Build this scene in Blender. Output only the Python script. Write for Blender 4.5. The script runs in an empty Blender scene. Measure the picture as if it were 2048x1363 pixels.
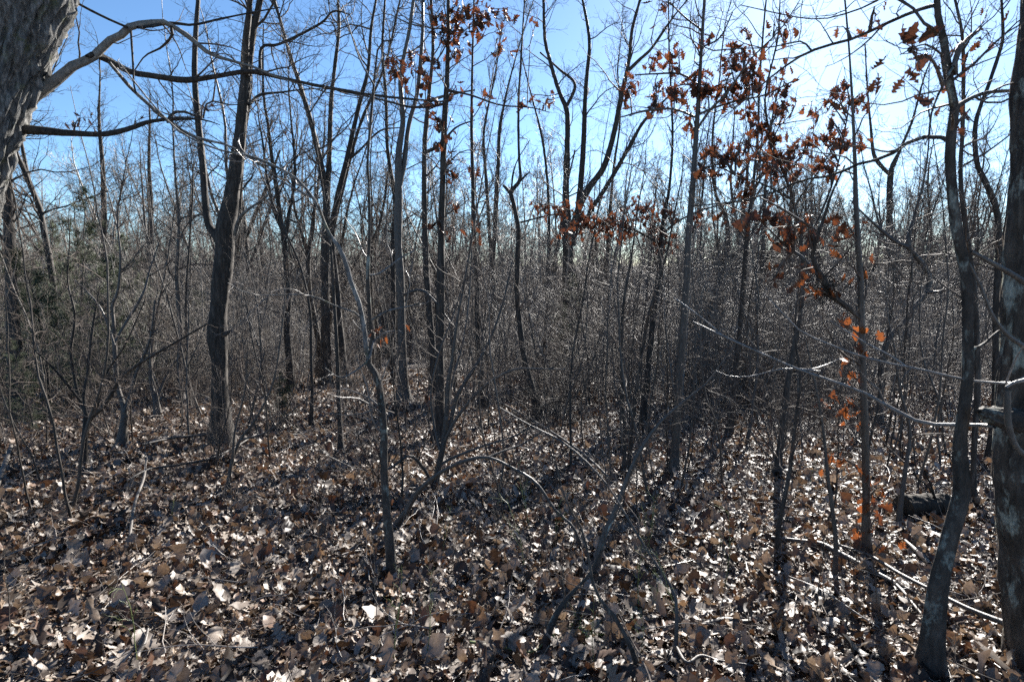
import bpy, math, random
import numpy as np
from mathutils import Vector, Matrix, Euler

scene = bpy.context.scene
rng = np.random.default_rng(11)
random.seed(11)

# ------------------------------------------------------------------ camera
CAM_H = 1.62
PITCH = math.radians(7.6)
F = 2048 * 20.0 / 36.0                       # focal length in pixels of the 2048 px photograph
cam_d = bpy.data.cameras.new('camera')
cam_d.lens = 20.0; cam_d.sensor_width = 36.0
cam_d.clip_start = 0.05; cam_d.clip_end = 9000
cam = bpy.data.objects.new('camera', cam_d)
scene.collection.objects.link(cam)
cam.location = (0, 0, CAM_H)
cam.rotation_euler = (math.radians(90) - PITCH, 0, 0)
cam_d.dof.use_dof = True
cam_d.dof.focus_distance = 8.0
cam_d.dof.aperture_fstop = 4.5
scene.camera = cam

def ray(px, py):
    """direction through a pixel, with length 1 along the optical axis"""
    u = (px - 1024.0) / F; v = (681.5 - py) / F
    return np.array([u, math.cos(PITCH) + v * math.sin(PITCH), -math.sin(PITCH) + v * math.cos(PITCH)])

# ------------------------------------------------------------------ light
SUN_DIR = ray(1648, -150); SUN_DIR = SUN_DIR / np.linalg.norm(SUN_DIR)
SUN_EL = math.asin(SUN_DIR[2]); SUN_AZ = math.atan2(SUN_DIR[0], SUN_DIR[1])
world = bpy.data.worlds.new('World'); scene.world = world; world.use_nodes = True
wn = world.node_tree; wn.nodes.clear()
sky = wn.nodes.new('ShaderNodeTexSky'); sky.sky_type = 'NISHITA'; sky.sun_disc = False
sky.sun_elevation = SUN_EL; sky.sun_rotation = SUN_AZ
sky.altitude = 1200; sky.air_density = 0.9; sky.dust_density = 0.5; sky.ozone_density = 3.8
bg = wn.nodes.new('ShaderNodeBackground'); bg.inputs['Strength'].default_value = 0.05
wo = wn.nodes.new('ShaderNodeOutputWorld')
tint = wn.nodes.new('ShaderNodeMixRGB'); tint.blend_type = 'MULTIPLY'; tint.inputs[0].default_value = 1.0
tint.inputs[2].default_value = (0.84, 0.95, 0.97, 1)
wn.links.new(sky.outputs[0], tint.inputs[1]); wn.links.new(tint.outputs[0], bg.inputs['Color']); wn.links.new(bg.outputs[0], wo.inputs['Surface'])
sun_d = bpy.data.lights.new('sun', 'SUN'); sun_d.energy = 5.0; sun_d.angle = math.radians(0.53)
sun_d.color = (1.0, 0.955, 0.89)
sun = bpy.data.objects.new('sun', sun_d); scene.collection.objects.link(sun)
sun.rotation_euler = Vector(-SUN_DIR).to_track_quat('-Z', 'Y').to_euler()
sun.location = (20, 30, 30)
vs = scene.view_settings
scene.display_settings.display_device = 'sRGB'
vs.view_transform = 'Standard'; vs.look = 'None'; vs.exposure = 2.1; vs.gamma = 1.0
vs.use_curve_mapping = False
cy = scene.cycles
cy.max_bounces = 5; cy.diffuse_bounces = 3; cy.glossy_bounces = 2; cy.transmission_bounces = 3
cy.transparent_max_bounces = 4; cy.use_denoising = False
cy.sample_clamp_indirect = 4.0; cy.sample_clamp_direct = 4.0

# ------------------------------------------------------------------ materials
def mat(name):
    m = bpy.data.materials.new(name); m.use_nodes = True
    nt = m.node_tree; nt.nodes.clear()
    out = nt.nodes.new('ShaderNodeOutputMaterial')
    return m, nt, out
def N(nt, t, **kw):
    n = nt.nodes.new(t)
    for k, v in kw.items():
        if k in n.inputs.keys() if hasattr(n.inputs, 'keys') else False: n.inputs[k].default_value = v
        else: setattr(n, k, v)
    return n
def ramp(nt, stops, src, interp='LINEAR'):
    r = nt.nodes.new('ShaderNodeValToRGB'); cr = r.color_ramp; cr.interpolation = interp
    while len(cr.elements) < len(stops): cr.elements.new(0.5)
    for e, (p, c) in zip(cr.elements, stops):
        e.position = p; e.color = (*c, 1) if len(c) == 3 else c
    nt.links.new(src, r.inputs[0]); return r
def mapped_noise(nt, scale, detail=4, rough=0.6, vec=(1, 1, 1), coord='Object'):
    tc = nt.nodes.new('ShaderNodeTexCoord'); mp = nt.nodes.new('ShaderNodeMapping')
    mp.inputs['Scale'].default_value = vec
    nt.links.new(tc.outputs[coord], mp.inputs['Vector'])
    n = nt.nodes.new('ShaderNodeTexNoise'); n.inputs['Scale'].default_value = scale
    n.inputs['Detail'].default_value = detail; n.inputs['Roughness'].default_value = rough
    nt.links.new(mp.outputs[0], n.inputs['Vector']); return n

def bark(name, dark, mid, light, vscale=14, squash=0.22, rough=0.8, lichen=None, lichen_amt=0.55, bump=0.6, moss=None, spec=0.3):
    m, nt, out = mat(name)
    b = nt.nodes.new('ShaderNodeBsdfPrincipled')
    n1 = mapped_noise(nt, vscale, 6, 0.7, (1, 1, squash))
    c = ramp(nt, [(0.32, dark), (0.52, mid), (0.72, light)], n1.outputs[0])
    col = c.outputs[0]
    if lichen:
        n2 = mapped_noise(nt, 10.0, 6, 0.72, (1, 1, 0.55))
        k = ramp(nt, [(lichen_amt, (0, 0, 0)), (lichen_amt + 0.11, (0.85, 0.85, 0.85))], n2.outputs[0])
        n3 = mapped_noise(nt, 60.0, 3, 0.7)
        lc = ramp(nt, [(0.35, tuple(x * 0.6 for x in lichen)), (0.65, lichen)], n3.outputs[0])
        mx = nt.nodes.new('ShaderNodeMixRGB')
        nt.links.new(k.outputs[0], mx.inputs[0]); nt.links.new(col, mx.inputs[1]); nt.links.new(lc.outputs[0], mx.inputs[2])
        col = mx.outputs[0]
    if moss:
        n4 = mapped_noise(nt, 5.0, 5, 0.7)
        k = ramp(nt, [(0.56, (0, 0, 0)), (0.66, (0.7, 0.7, 0.7))], n4.outputs[0])
        mx = nt.nodes.new('ShaderNodeMixRGB'); mx.inputs[2].default_value = (*moss, 1)
        nt.links.new(k.outputs[0], mx.inputs[0]); nt.links.new(col, mx.inputs[1]); col = mx.outputs[0]
    oi = nt.nodes.new('ShaderNodeObjectInfo')
    hv = nt.nodes.new('ShaderNodeHueSaturation')
    mr = nt.nodes.new('ShaderNodeMapRange'); mr.inputs[3].default_value = 0.75; mr.inputs[4].default_value = 1.3
    nt.links.new(oi.outputs['Random'], mr.inputs[0]); nt.links.new(mr.outputs[0], hv.inputs['Value'])
    nt.links.new(col, hv.inputs['Color'])
    nt.links.new(hv.outputs[0], b.inputs['Base Color'])
    b.inputs['Roughness'].default_value = rough
    b.inputs['Specular IOR Level'].default_value = spec
    if bump:
        bp = nt.nodes.new('ShaderNodeBump'); bp.inputs['Strength'].default_value = bump; bp.inputs['Distance'].default_value = 0.02
        nt.links.new(n1.outputs[0], bp.inputs['Height']); nt.links.new(bp.outputs[0], b.inputs['Normal'])
    nt.links.new(b.outputs[0], out.inputs[0]); return m

M_PALE = bark('furrowed_pale_bark', (0.012, 0.012, 0.012), (0.125, 0.123, 0.118), (0.34, 0.335, 0.32), 34, 0.3, 0.75, (0.42, 0.45, 0.40), 0.6, 0.7, (0.10, 0.11, 0.05))
M_LICH = bark('lichen_bark', (0.0176, 0.0144, 0.0112), (0.056, 0.0464, 0.0384), (0.112, 0.096, 0.08), 20, 0.35, 0.8, (0.36, 0.39, 0.34), 0.535, 0.7)
M_DARK = bark('dark_furrowed_bark', (0.0144, 0.012, 0.0096), (0.044, 0.0368, 0.0304), (0.104, 0.092, 0.08), 30, 0.18, 0.75, (0.25, 0.27, 0.24), 0.66, 0.6)
M_GREY = bark('smooth_grey_bark', (0.03375, 0.02775, 0.0225), (0.06375, 0.054, 0.045), (0.1125, 0.0975, 0.0825), 40, 0.3, 0.55, None, 0, 0.25, spec=0.5)
M_TWIG = bark('twig_bark', (0.0525, 0.04125, 0.033), (0.0975, 0.07875, 0.066), (0.1575, 0.1312, 0.1125), 30, 1.0, 0.7, None, 0, 0, spec=0.15)
M_TWIGP = bark('pale_twig_bark', (0.112, 0.096, 0.08), (0.192, 0.168, 0.148), (0.288, 0.264, 0.24), 30, 1.0, 0.4, None, 0, 0, spec=0.5)
M_BRUSH = bark('grey_brush_bark', (0.115, 0.099, 0.084), (0.195, 0.172, 0.148), (0.29, 0.262, 0.23), 30, 1.0, 0.55, None, 0, 0, spec=0.35)
M_LIMB = bark('sunlit_limb_bark', (0.12, 0.11, 0.095), (0.24, 0.225, 0.20), (0.38, 0.365, 0.33), 30, 0.6, 0.7, (0.3, 0.32, 0.28), 0.6, 0.5)  # bark colour raised to stand in for sunlight on top of the limb
M_ROT = bark('rotten_wood', (0.012, 0.010, 0.008), (0.03, 0.024, 0.018), (0.07, 0.055, 0.04), 12, 0.5, 0.9, None, 0, 0.8)

def leaf_mat(name, stops, trans_col, trans=0.3, rough=0.5, spec=0.5):
    m, nt, out = mat(name)
    b = nt.nodes.new('ShaderNodeBsdfPrincipled')
    oi = nt.nodes.new('ShaderNodeObjectInfo')
    c = ramp(nt, stops, oi.outputs['Random'])
    n = mapped_noise(nt, 7.0, 5, 0.7)
    hv = nt.nodes.new('ShaderNodeHueSaturation')
    mr = nt.nodes.new('ShaderNodeMapRange'); mr.inputs[1].default_value = 0.3; mr.inputs[2].default_value = 0.7
    mr.inputs[3].default_value = 0.6; mr.inputs[4].default_value = 1.3
    nt.links.new(n.outputs[0], mr.inputs[0]); nt.links.new(mr.outputs[0], hv.inputs['Value']); nt.links.new(c.outputs[0], hv.inputs['Color'])
    nt.links.new(hv.outputs[0], b.inputs['Base Color'])
    b.inputs['Roughness'].default_value = rough; b.inputs['Specular IOR Level'].default_value = spec
    t = nt.nodes.new('ShaderNodeBsdfTranslucent')
    mx2 = nt.nodes.new('ShaderNodeMixRGB'); mx2.blend_type = 'MULTIPLY'; mx2.inputs[0].default_value = 1.0
    mx2.inputs[2].default_value = (*trans_col, 1)
    nt.links.new(hv.outputs[0], mx2.inputs[1]); nt.links.new(mx2.outputs[0], t.inputs['Color'])
    ms = nt.nodes.new('ShaderNodeMixShader'); ms.inputs[0].default_value = trans
    nt.links.new(b.outputs[0], ms.inputs[1]); nt.links.new(t.outputs[0], ms.inputs[2])
    nt.links.new(ms.outputs[0], out.inputs[0]); return m
LITTER = [(0.0, (0.024, 0.018, 0.014)), (0.19, (0.055, 0.036, 0.025)), (0.31, (0.10, 0.053, 0.034)), (0.41, (0.15, 0.12, 0.096)),
          (0.60, (0.185, 0.155, 0.13)), (0.84, (0.29, 0.25, 0.214)), (0.95, (0.23, 0.168, 0.118)), (1.0, (0.13, 0.07, 0.044))]
M_LITTER = leaf_mat('dry_fallen_leaf', LITTER, (1.0, 0.78, 0.56), 0.18, 0.5, 0.35)
M_OAKLEAF = leaf_mat('rust_oak_leaf', [(0, (0.05, 0.028, 0.019)), (0.5, (0.092, 0.043, 0.027)), (1.0, (0.15, 0.073, 0.041))], (1.0, 0.66, 0.44), 0.42, 0.5, 0.4)
M_ORANGELEAF = leaf_mat('orange_oak_leaf', [(0, (0.11, 0.055, 0.030)), (1.0, (0.20, 0.092, 0.042))], (1.0, 0.62, 0.36), 0.45, 0.5, 0.4)
M_DARKLEAF = leaf_mat('dark_dead_leaf', [(0, (0.05, 0.03, 0.02)), (1.0, (0.09, 0.05, 0.035))], (1.0, 0.6, 0.4), 0.2, 0.5, 0.4)
M_CEDAR = leaf_mat('cedar_needle', [(0, (0.07, 0.088, 0.048)), (1.0, (0.10, 0.12, 0.065))], (1, 1, 0.6), 0.25, 0.6, 0.3)
M_GRASS = leaf_mat('green_grass_blade', [(0, (0.06, 0.14, 0.03)), (1.0, (0.10, 0.20, 0.04))], (1, 1, 0.4), 0.4, 0.5, 0.4)
M_BRIAR = leaf_mat('green_briar_stem', [(0, (0.10, 0.13, 0.04)), (1.0, (0.15, 0.18, 0.07))], (1, 1, 0.5), 0.05, 0.45, 0.5)

def ground_mat():
    m, nt, out = mat('leaf_litter_ground')
    b = nt.nodes.new('ShaderNodeBsdfPrincipled')
    tc = nt.nodes.new('ShaderNodeTexCoord')
    nz = nt.nodes.new('ShaderNodeTexNoise'); nz.inputs['Scale'].default_value = 9.0; nz.inputs['Detail'].default_value = 3
    nt.links.new(tc.outputs['Object'], nz.inputs['Vector'])
    ad = nt.nodes.new('ShaderNodeMixRGB'); ad.blend_type = 'ADD'; ad.inputs[0].default_value = 0.12
    nt.links.new(tc.outputs['Object'], ad.inputs[1]); nt.links.new(nz.outputs['Color'], ad.inputs[2])
    v = nt.nodes.new('ShaderNodeTexVoronoi'); v.inputs['Scale'].default_value = 11.0
    nt.links.new(ad.outputs[0], v.inputs['Vector'])
    sp = nt.nodes.new('ShaderNodeSeparateColor'); nt.links.new(v.outputs['Color'], sp.inputs[0])
    c = ramp(nt, [(p, tuple(x * 0.8 for x in cc)) for p, cc in LITTER], sp.outputs[0])
    nt.links.new(c.outputs[0], b.inputs['Base Color'])
    b.inputs['Roughness'].default_value = 0.7
    bp = nt.nodes.new('ShaderNodeBump'); bp.inputs['Strength'].default_value = 1.0; bp.inputs['Distance'].default_value = 0.08
    nt.links.new(v.outputs['Distance'], bp.inputs['Height']); nt.links.new(bp.outputs[0], b.inputs['Normal'])
    nt.links.new(b.outputs[0], out.inputs[0]); return m
M_GROUND = ground_mat()

# ------------------------------------------------------------------ mesh helpers
class MB:
    """collects raw vertices and faces, then links ONE mesh object"""
    def __init__(self): self.v = []; self.q = []; self.t = []; self.n = 0
    def add(self, v, quads=None, tris=None):
        if quads is not None and len(quads): self.q.append(np.asarray(quads) + self.n)
        if tris is not None and len(tris): self.t.append(np.asarray(tris) + self.n)
        self.v.append(np.asarray(v, dtype=np.float64)); self.n += len(v)
    def tubes(self, P, R, sides=3):
        P = np.asarray(P, float); R = np.asarray(R, float)
        if P.ndim == 2: P = P[None]; R = R[None]
        if len(P) == 0: return
        n = P.shape[1]
        T = np.gradient(P, axis=1); T /= np.linalg.norm(T, axis=2, keepdims=True) + 1e-12
        mT = P[:, -1] - P[:, 0]; mT /= np.linalg.norm(mT, axis=1, keepdims=True) + 1e-12
        ref = np.where(np.abs(mT[:, 1:2]) < 0.75, np.array([[0., 1., 0.]]), np.array([[1., 0., 0.]]))
        ref = ref - (ref * mT).sum(1, keepdims=True) * mT
        X = ref[:, None] - (ref[:, None] * T).sum(2, keepdims=True) * T
        X /= np.linalg.norm(X, axis=2, keepdims=True) + 1e-12
        Y = np.cross(T, X)
        a = np.linspace(0, 2 * np.pi, sides, endpoint=False)
        V = P[:, :, None] + R[:, :, None, None] * (np.cos(a)[None, None, :, None] * X[:, :, None] + np.sin(a)[None, None, :, None] * Y[:, :, None])
        M = len(P)
        i = np.arange(n - 1)[:, None]; j = np.arange(sides)[None]
        q = np.stack([i * sides + j, i * sides + (j + 1) % sides, (i + 1) * sides + (j + 1) % sides, (i + 1) * sides + j], -1).reshape(-1, 4)
        Q = (q[None] + (np.arange(M) * n * sides)[:, None, None]).reshape(-1, 4)
        self.add(V.reshape(-1, 3), Q)
    def mesh(self, name, m, smooth=True):
        me = bpy.data.meshes.new(name)
        v = np.concatenate(self.v) if self.v else np.zeros((0, 3))
        q = np.concatenate(self.q) if self.q else np.zeros((0, 4), int)
        t = np.concatenate(self.t) if self.t else np.zeros((0, 3), int)
        me.vertices.add(len(v)); me.vertices.foreach_set('co', v.astype(np.float32).ravel())
        me.loops.add(q.size + t.size)
        me.loops.foreach_set('vertex_index', np.concatenate([q.ravel(), t.ravel()]).astype(np.int32))
        me.polygons.add(len(q) + len(t))
        me.polygons.foreach_set('loop_start', np.concatenate([np.arange(len(q)) * 4, q.size + np.arange(len(t)) * 3]).astype(np.int32))
        me.polygons.foreach_set('use_smooth', np.full(len(q) + len(t), smooth))
        me.update(calc_edges=True)
        me.materials.append(m)
        return me
    def obj(self, name, m, parent=None, smooth=True, kind=None):
        o = bpy.data.objects.new(name, self.mesh(name, m, smooth)); scene.collection.objects.link(o)
        if parent is not None: o.parent = parent
        if kind: o['kind'] = kind
        return o
def empty(name, loc=(0, 0, 0), label=None, cat=None, group=None):
    o = bpy.data.objects.new(name, None); scene.collection.objects.link(o); o.location = loc
    o.empty_display_size = 0.2
    tag(o, label, cat, group); return o
def tag(o, label=None, cat=None, group=None, kind=None):
    if label: o['label'] = label
    if cat: o['category'] = cat
    if group: o['group'] = group
    if kind: o['kind'] = kind
    return o
def norm(a): return a / (np.linalg.norm(a, axis=-1, keepdims=True) + 1e-12)

def vnoise(p, seed=0):
    p = np.asarray(p, float); i = np.floor(p).astype(np.int64); f = p - i; f = f * f * (3 - 2 * f)
    def h(a):
        x = (a[..., 0] * 73856093) ^ (a[..., 1] * 19349663) ^ (a[..., 2] * 83492791) ^ (seed * 2654435)
        x = (x ^ (x >> 13)) * 1274126177
        return ((x ^ (x >> 16)) & 0xFFFF) / 65535.0
    r = 0
    for dx in (0, 1):
        for dy in (0, 1):
            for dz in (0, 1):
                w = (f[..., 0] if dx else 1 - f[..., 0]) * (f[..., 1] if dy else 1 - f[..., 1]) * (f[..., 2] if dz else 1 - f[..., 2])
                r = r + w * h(i + np.array([dx, dy, dz]))
    return r

# ------------------------------------------------------------------ terrain
_py = np.array([-80, -10, -3, 0, 5, 15, 30, 60, 90, 130, 200, 300, 500, 900, 1500, 8000.])
_pz = np.array([3.5, 0.8, 0.3, 0, -0.62, -1.95, -3.95, -7.9, -11.4, -14.0, -15.2, -15.0, -14.0, -12.0, -12.0, -12.0])
def height(x, y):
    x = np.asarray(x, float); y = np.asarray(y, float)
    z = np.interp(y, _py, _pz) * 0.5 + np.interp(y - 1.5, _py, _pz) * 0.25 + np.interp(y + 1.5, _py, _pz) * 0.25
    z = z + 0.05 * np.sin(x * 0.9 + 1.3) * np.sin(y * 0.7 + 0.4) + 0.12 * np.sin(x * 0.21 + 0.5) * np.sin(y * 0.17 + 2)
    far = np.clip((np.abs(y) - 60) / 200, 0, 1)
    return z + far * (1.5 * np.sin(x * 0.017 + 1) + 1.2 * np.sin(x * 0.041 + y * 0.013))
Z0 = float(height(0, 0)); cam.location.z = CAM_H + Z0
CAMP = np.array([0, 0, CAM_H + Z0])
def at(px, py, Y):
    d = ray(px, py); return CAMP + d * (Y / d[1])
def depth(px, py, Y): return Y / ray(px, py)[1]
def ground_at(px, py):
    d = ray(px, py); t = 0.5
    while t < 900:
        p = CAMP + d * t
        if p[2] < float(height(p[0], p[1])): return p
        t += 0.01 + t * 0.002
    return p
def px_of(P):
    P = np.asarray(P, float) - CAMP
    c, s = math.cos(PITCH), math.sin(PITCH)
    zf = P[..., 1] * c - P[..., 2] * s; up = P[..., 1] * s + P[..., 2] * c
    return 1024 + F * P[..., 0] / zf, 681.5 - F * up / zf, zf

mb = MB()
ys = np.concatenate([np.linspace(-60, 0, 25)[:-1], np.linspace(0, 30, 101)[:-1], np.geomspace(30, 8000, 60)])
uu = np.linspace(-1, 1, 141)
xs = np.sign(uu) * (np.abs(uu) * 16 + np.abs(uu) ** 8 * 6000)
X, Y = np.meshgrid(xs, ys); Zg = height(X, Y)
ny, nx = X.shape
ii = np.arange(ny - 1)[:, None] * nx + np.arange(nx - 1)[None]
mb.add(np.stack([X, Y, Zg], -1).reshape(-1, 3), np.stack([ii, ii + 1, ii + nx + 1, ii + nx], -1).reshape(-1, 4))
ground = mb.obj('ground', M_GROUND)
tag(ground, 'sloping forest floor covered with dry fallen leaves', None, None, 'structure')

# ------------------------------------------------------------------ growth
UP = np.array([0, 0, 1.0])
def grow(P0, D, L, n, wob, trop):
    P0 = np.asarray(P0, float); D = norm(np.asarray(D, float)); Nn = len(P0)
    pts = np.zeros((Nn, n, 3)); pts[:, 0] = P0
    st = (np.asarray(L, float) / (n - 1))[:, None]
    for k in range(1, n):
        D = norm(D + wob * rng.normal(size=(Nn, 3)) + trop * UP)
        pts[:, k] = pts[:, k - 1] + D * st
    return pts
def taper(r0, n, tip=0.25, p=1.0):
    s = np.linspace(0, 1, n)
    return np.asarray(r0, float)[:, None] * (1 - (1 - tip) * s ** p)[None]
def sprout(P, R, counts, t0, t1, ang, ang_sd=0.25, flat=0.0):
    """attachment points, directions and parent radii of children along the parents P (N,n,3)"""
    Nn, n, _ = P.shape
    counts = np.asarray(counts) if np.ndim(counts) else np.full(Nn, counts)
    idx = np.repeat(np.arange(Nn), counts); M = len(idx)
    t = (t0 + (t1 - t0) * rng.random(M)) * (n - 1)
    k = np.clip(t.astype(int), 0, n - 2); f = (t - k)[:, None]
    A, B = P[idx, k], P[idx, k + 1]
    pos = A * (1 - f) + B * f; tan = norm(B - A)
    rad = R[idx, k] * (1 - f[:, 0]) + R[idx, k + 1] * f[:, 0]
    w = norm(np.cross(tan, rng.normal(size=(M, 3))))
    if flat: w = norm(w * np.array([1, 1, 1 - flat]))
    a = np.clip(ang + ang_sd * rng.normal(size=M), 0.15, 1.75)[:, None]
    return pos, norm(np.cos(a) * tan + np.sin(a) * w), rad, t / (n - 1), idx

def branch_out(mbk, P, R, counts, t0, t1, blen, ang=0.9, sub=(6, 5), minr=0.0022, trop=0.05, wob=0.20, l1r=0.6, shrink=True, flat=0.0, n=(9, 6, 4)):
    """three levels of twigs on the parents P"""
    pos, d, rad, t, idx = sprout(P, R, counts, t0, t1, ang, flat=flat)
    if len(pos) == 0: return None
    L = blen * (0.45 + 0.9 * rng.random(len(pos)))
    if shrink: L = L * (1.15 - 0.75 * t)
    r1 = np.clip(rad * l1r, minr * 1.5, 0.011 * L + 0.002)
    A = grow(pos, d, L, n[0], wob, trop); RA = np.maximum(taper(r1, n[0], 0.2), minr)
    mbk.tubes(A, RA, 4)
    if sub[0] == 0: return A
    pos, d, rad, t, idx2 = sprout(A, RA, sub[0], 0.15, 1.0, 0.8)
    L2 = L[idx2] * 0.42 * (0.4 + rng.random(len(pos))) * (1.2 - 0.6 * t)
    B = grow(pos, d, L2, n[1], wob * 1.2, trop * 1.4); RB = np.maximum(taper(np.maximum(rad * 0.6, minr), n[1], 0.3), minr * 0.8)
    mbk.tubes(B, RB, 3)
    if len(sub) > 1 and sub[1]:
        pos, d, rad, t, idx3 = sprout(B, RB, sub[1], 0.2, 1.0, 0.75)
        L3 = L2[idx3] * 0.5 * (0.4 + rng.random(len(pos)))
        C = grow(pos, d, L3, n[2], wob * 1.3, trop * 1.4); RC = np.maximum(taper(np.maximum(rad * 0.6, minr * 0.8), n[2], 0.4), minr * 0.65)
        mbk.tubes(C, RC, 3)
    return A

def catmull(pts, n):
    pts = np.asarray(pts, float)
    p = np.vstack([2 * pts[0] - pts[1], pts, 2 * pts[-1] - pts[-2]])
    out = []
    for i in range(1, len(p) - 2):
        for s in np.linspace(0, 1, n, endpoint=False):
            s2, s3 = s * s, s * s * s
            out.append(0.5 * (2 * p[i] + (p[i + 1] - p[i - 1]) * s + (2 * p[i - 1] - 5 * p[i] + 4 * p[i + 1] - p[i + 2]) * s2 + (-p[i - 1] + 3 * p[i] - 3 * p[i + 1] + p[i + 2]) * s3))
    out.append(pts[-1]); return np.array(out)
def resample(P, R, n):
    s = np.concatenate([[0], np.cumsum(np.linalg.norm(np.diff(P, axis=0), axis=1))])
    u = np.linspace(0, s[-1], n)
    return np.stack([np.interp(u, s, P[:, k]) for k in range(3)], 1), np.interp(u, s, R)
def length(P): return float(np.linalg.norm(np.diff(P, axis=0), axis=1).sum())

def bark_tube(mbk, P, R, sides, amp, fa=7.0, fz=6.0, seed=0, knot=0.0):
    """one tube with furrowed relief"""
    n = len(P)
    T = norm(np.gradient(P, axis=0)); ref = np.array([0, 1., 0])
    mT = norm(P[-1] - P[0])
    if abs(mT[1]) > 0.75: ref = np.array([1., 0, 0])
    Xa = norm(ref - (T @ ref)[:, None] * T); Ya = np.cross(T, Xa)
    a = np.linspace(0, 2 * np.pi, sides, endpoint=False)
    dirv = np.cos(a)[None, :, None] * Xa[:, None] + np.sin(a)[None, :, None] * Ya[:, None]
    s = np.concatenate([[0], np.cumsum(np.linalg.norm(np.diff(P, axis=0), axis=1))])
    rr = R[:, None] * np.ones(sides)[None]
    q = np.stack([np.cos(a)[None] * fa * 0.5 * np.ones((n, 1)), np.sin(a)[None] * fa * 0.5 * np.ones((n, 1)), s[:, None] * fz * np.ones((1, sides))], -1)
    w = vnoise(q * 0.6 + 11, seed + 5) * 1.6
    q2 = q + w[..., None] * 0.8
    rid = 1 - np.abs(2 * vnoise(q2, seed) - 1)
    rid2 = 1 - np.abs(2 * vnoise(q2 * np.array([2.1, 2.1, 2.6]) + 7, seed + 1) - 1)
    lump = vnoise(np.stack([q[..., 0] * .25, q[..., 1] * .25, q[..., 2] * .25], -1), seed + 3) - 0.5
    fine = vnoise(q * np.array([4, 4, 6.]), seed + 9) - 0.5
    disp = amp * (-(rid ** 3) * 1.0 - 0.45 * rid2 ** 3 + 0.35 * fine) + rr * (0.22 + knot) * lump
    V = P[:, None] + dirv * (rr + disp)[..., None]
    i = np.arange(n - 1)[:, None]; j = np.arange(sides)[None]
    qd = np.stack([i * sides + j, i * sides + (j + 1) % sides, (i + 1) * sides + (j + 1) % sides, (i + 1) * sides + j], -1).reshape(-1, 4)
    mbk.add(V.reshape(-1, 3), qd)

# ------------------------------------------------------------------ leaves
def leaf_mesh(name, m, widths, curl=0.5, fold=0.25, seed=0, bend=0.0):
    r = np.random.default_rng(seed)
    K = len(widths); ts = np.linspace(0, 1, K)
    v = []; ang = 0; yy = 0; zz = 0; st = 1.0 / (K - 1)
    for k in range(K):
        w = widths[k]
        el = w * (fold + 0.25 * r.normal()); er = w * (fold + 0.25 * r.normal())
        lobe = 0.06 if (k % 2 == 0) else -0.02
        v += [(-w, yy + lobe, zz + el), (0, yy, zz), (w, yy + lobe + 0.02 * r.normal(), zz + er)]
        ang += curl * st * (1 + 0.5 * r.normal()); yy += math.cos(ang) * st; zz += math.sin(ang) * st
    v = np.array(v); v[:, 0] += bend * v[:, 1] ** 2
    v -= np.array([0, 0, 0])
    f = []
    for k in range(K - 1):
        a = k * 3
        f += [(a, a + 1, a + 4, a + 3), (a + 1, a + 2, a + 5, a + 4)]
    x = MB(); x.add(v, f)
    # petiole
    x.tubes(np.array([[0, -0.22, 0.03], [0.01, -0.1, 0.0], [0, 0.02, 0.0]]), np.array([0.008, 0.008, 0.01]), 3)
    return x.mesh(name, m, True)
OAK = [0.03, 0.10, 0.06, 0.27, 0.10, 0.36, 0.12, 0.30, 0.10, 0.18, 0.02]
WOAK = [0.03, 0.10, 0.12, 0.22, 0.17, 0.32, 0.24, 0.38, 0.28, 0.30, 0.04]
HICK = [0.02, 0.14, 0.24, 0.30, 0.31, 0.27, 0.19, 0.09, 0.01]
CHEST = [0.02, 0.11, 0.16, 0.20, 0.20, 0.21, 0.17, 0.12, 0.02]
ground_leaf_meshes = [leaf_mesh('leaf', M_LITTER, w, c, fo, s, b) for s, (w, c, fo, b) in enumerate([
    (WOAK, 0.9, 0.25, 0.1), (WOAK, -0.8, 0.1, -0.15), (OAK, 0.7, 0.2, 0.1), (HICK, 1.2, 0.35, 0.15), (HICK, -1.0, -0.2, -0.1),
    (CHEST, 0.8, 0.4, 0.25), (WOAK, 1.6, 0.5, 0.0), (HICK, 0.4, 0.15, 0.0), ([0.03, 0.12, 0.2, 0.13, 0.22, 0.1, 0.14], 0.7, 0.25, 0.3), ([0.05, 0.12, 0.17, 0.08, 0.18, 0.05], -0.8, 0.3, -0.3), (OAK, 1.4, 0.4, -0.2), (HICK, 1.8, 0.1, 0.3), ([0.02, 0.18, 0.28, 0.36, 0.33, 0.24, 0.03], 0.6, 0.1, 0.05), (CHEST, -1.4, -0.3, -0.2), (OAK, -0.6, 0.3, 0.1), (WOAK, 0.3, -0.2, 0.05)])]
hang_meshes = {k: [leaf_mesh('leaf', m, OAK if s != 2 else WOAK, c, fo, 30 + s, b) for s, (c, fo, b) in enumerate([(0.6, 0.35, 0.1), (-0.8, 0.2, -0.1), (1.0, 0.5, 0.05), (0.3, -0.3, 0.1)])]
               for k, m in (('rust', M_OAKLEAF), ('orange', M_ORANGELEAF), ('dark', M_DARKLEAF))}

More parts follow.
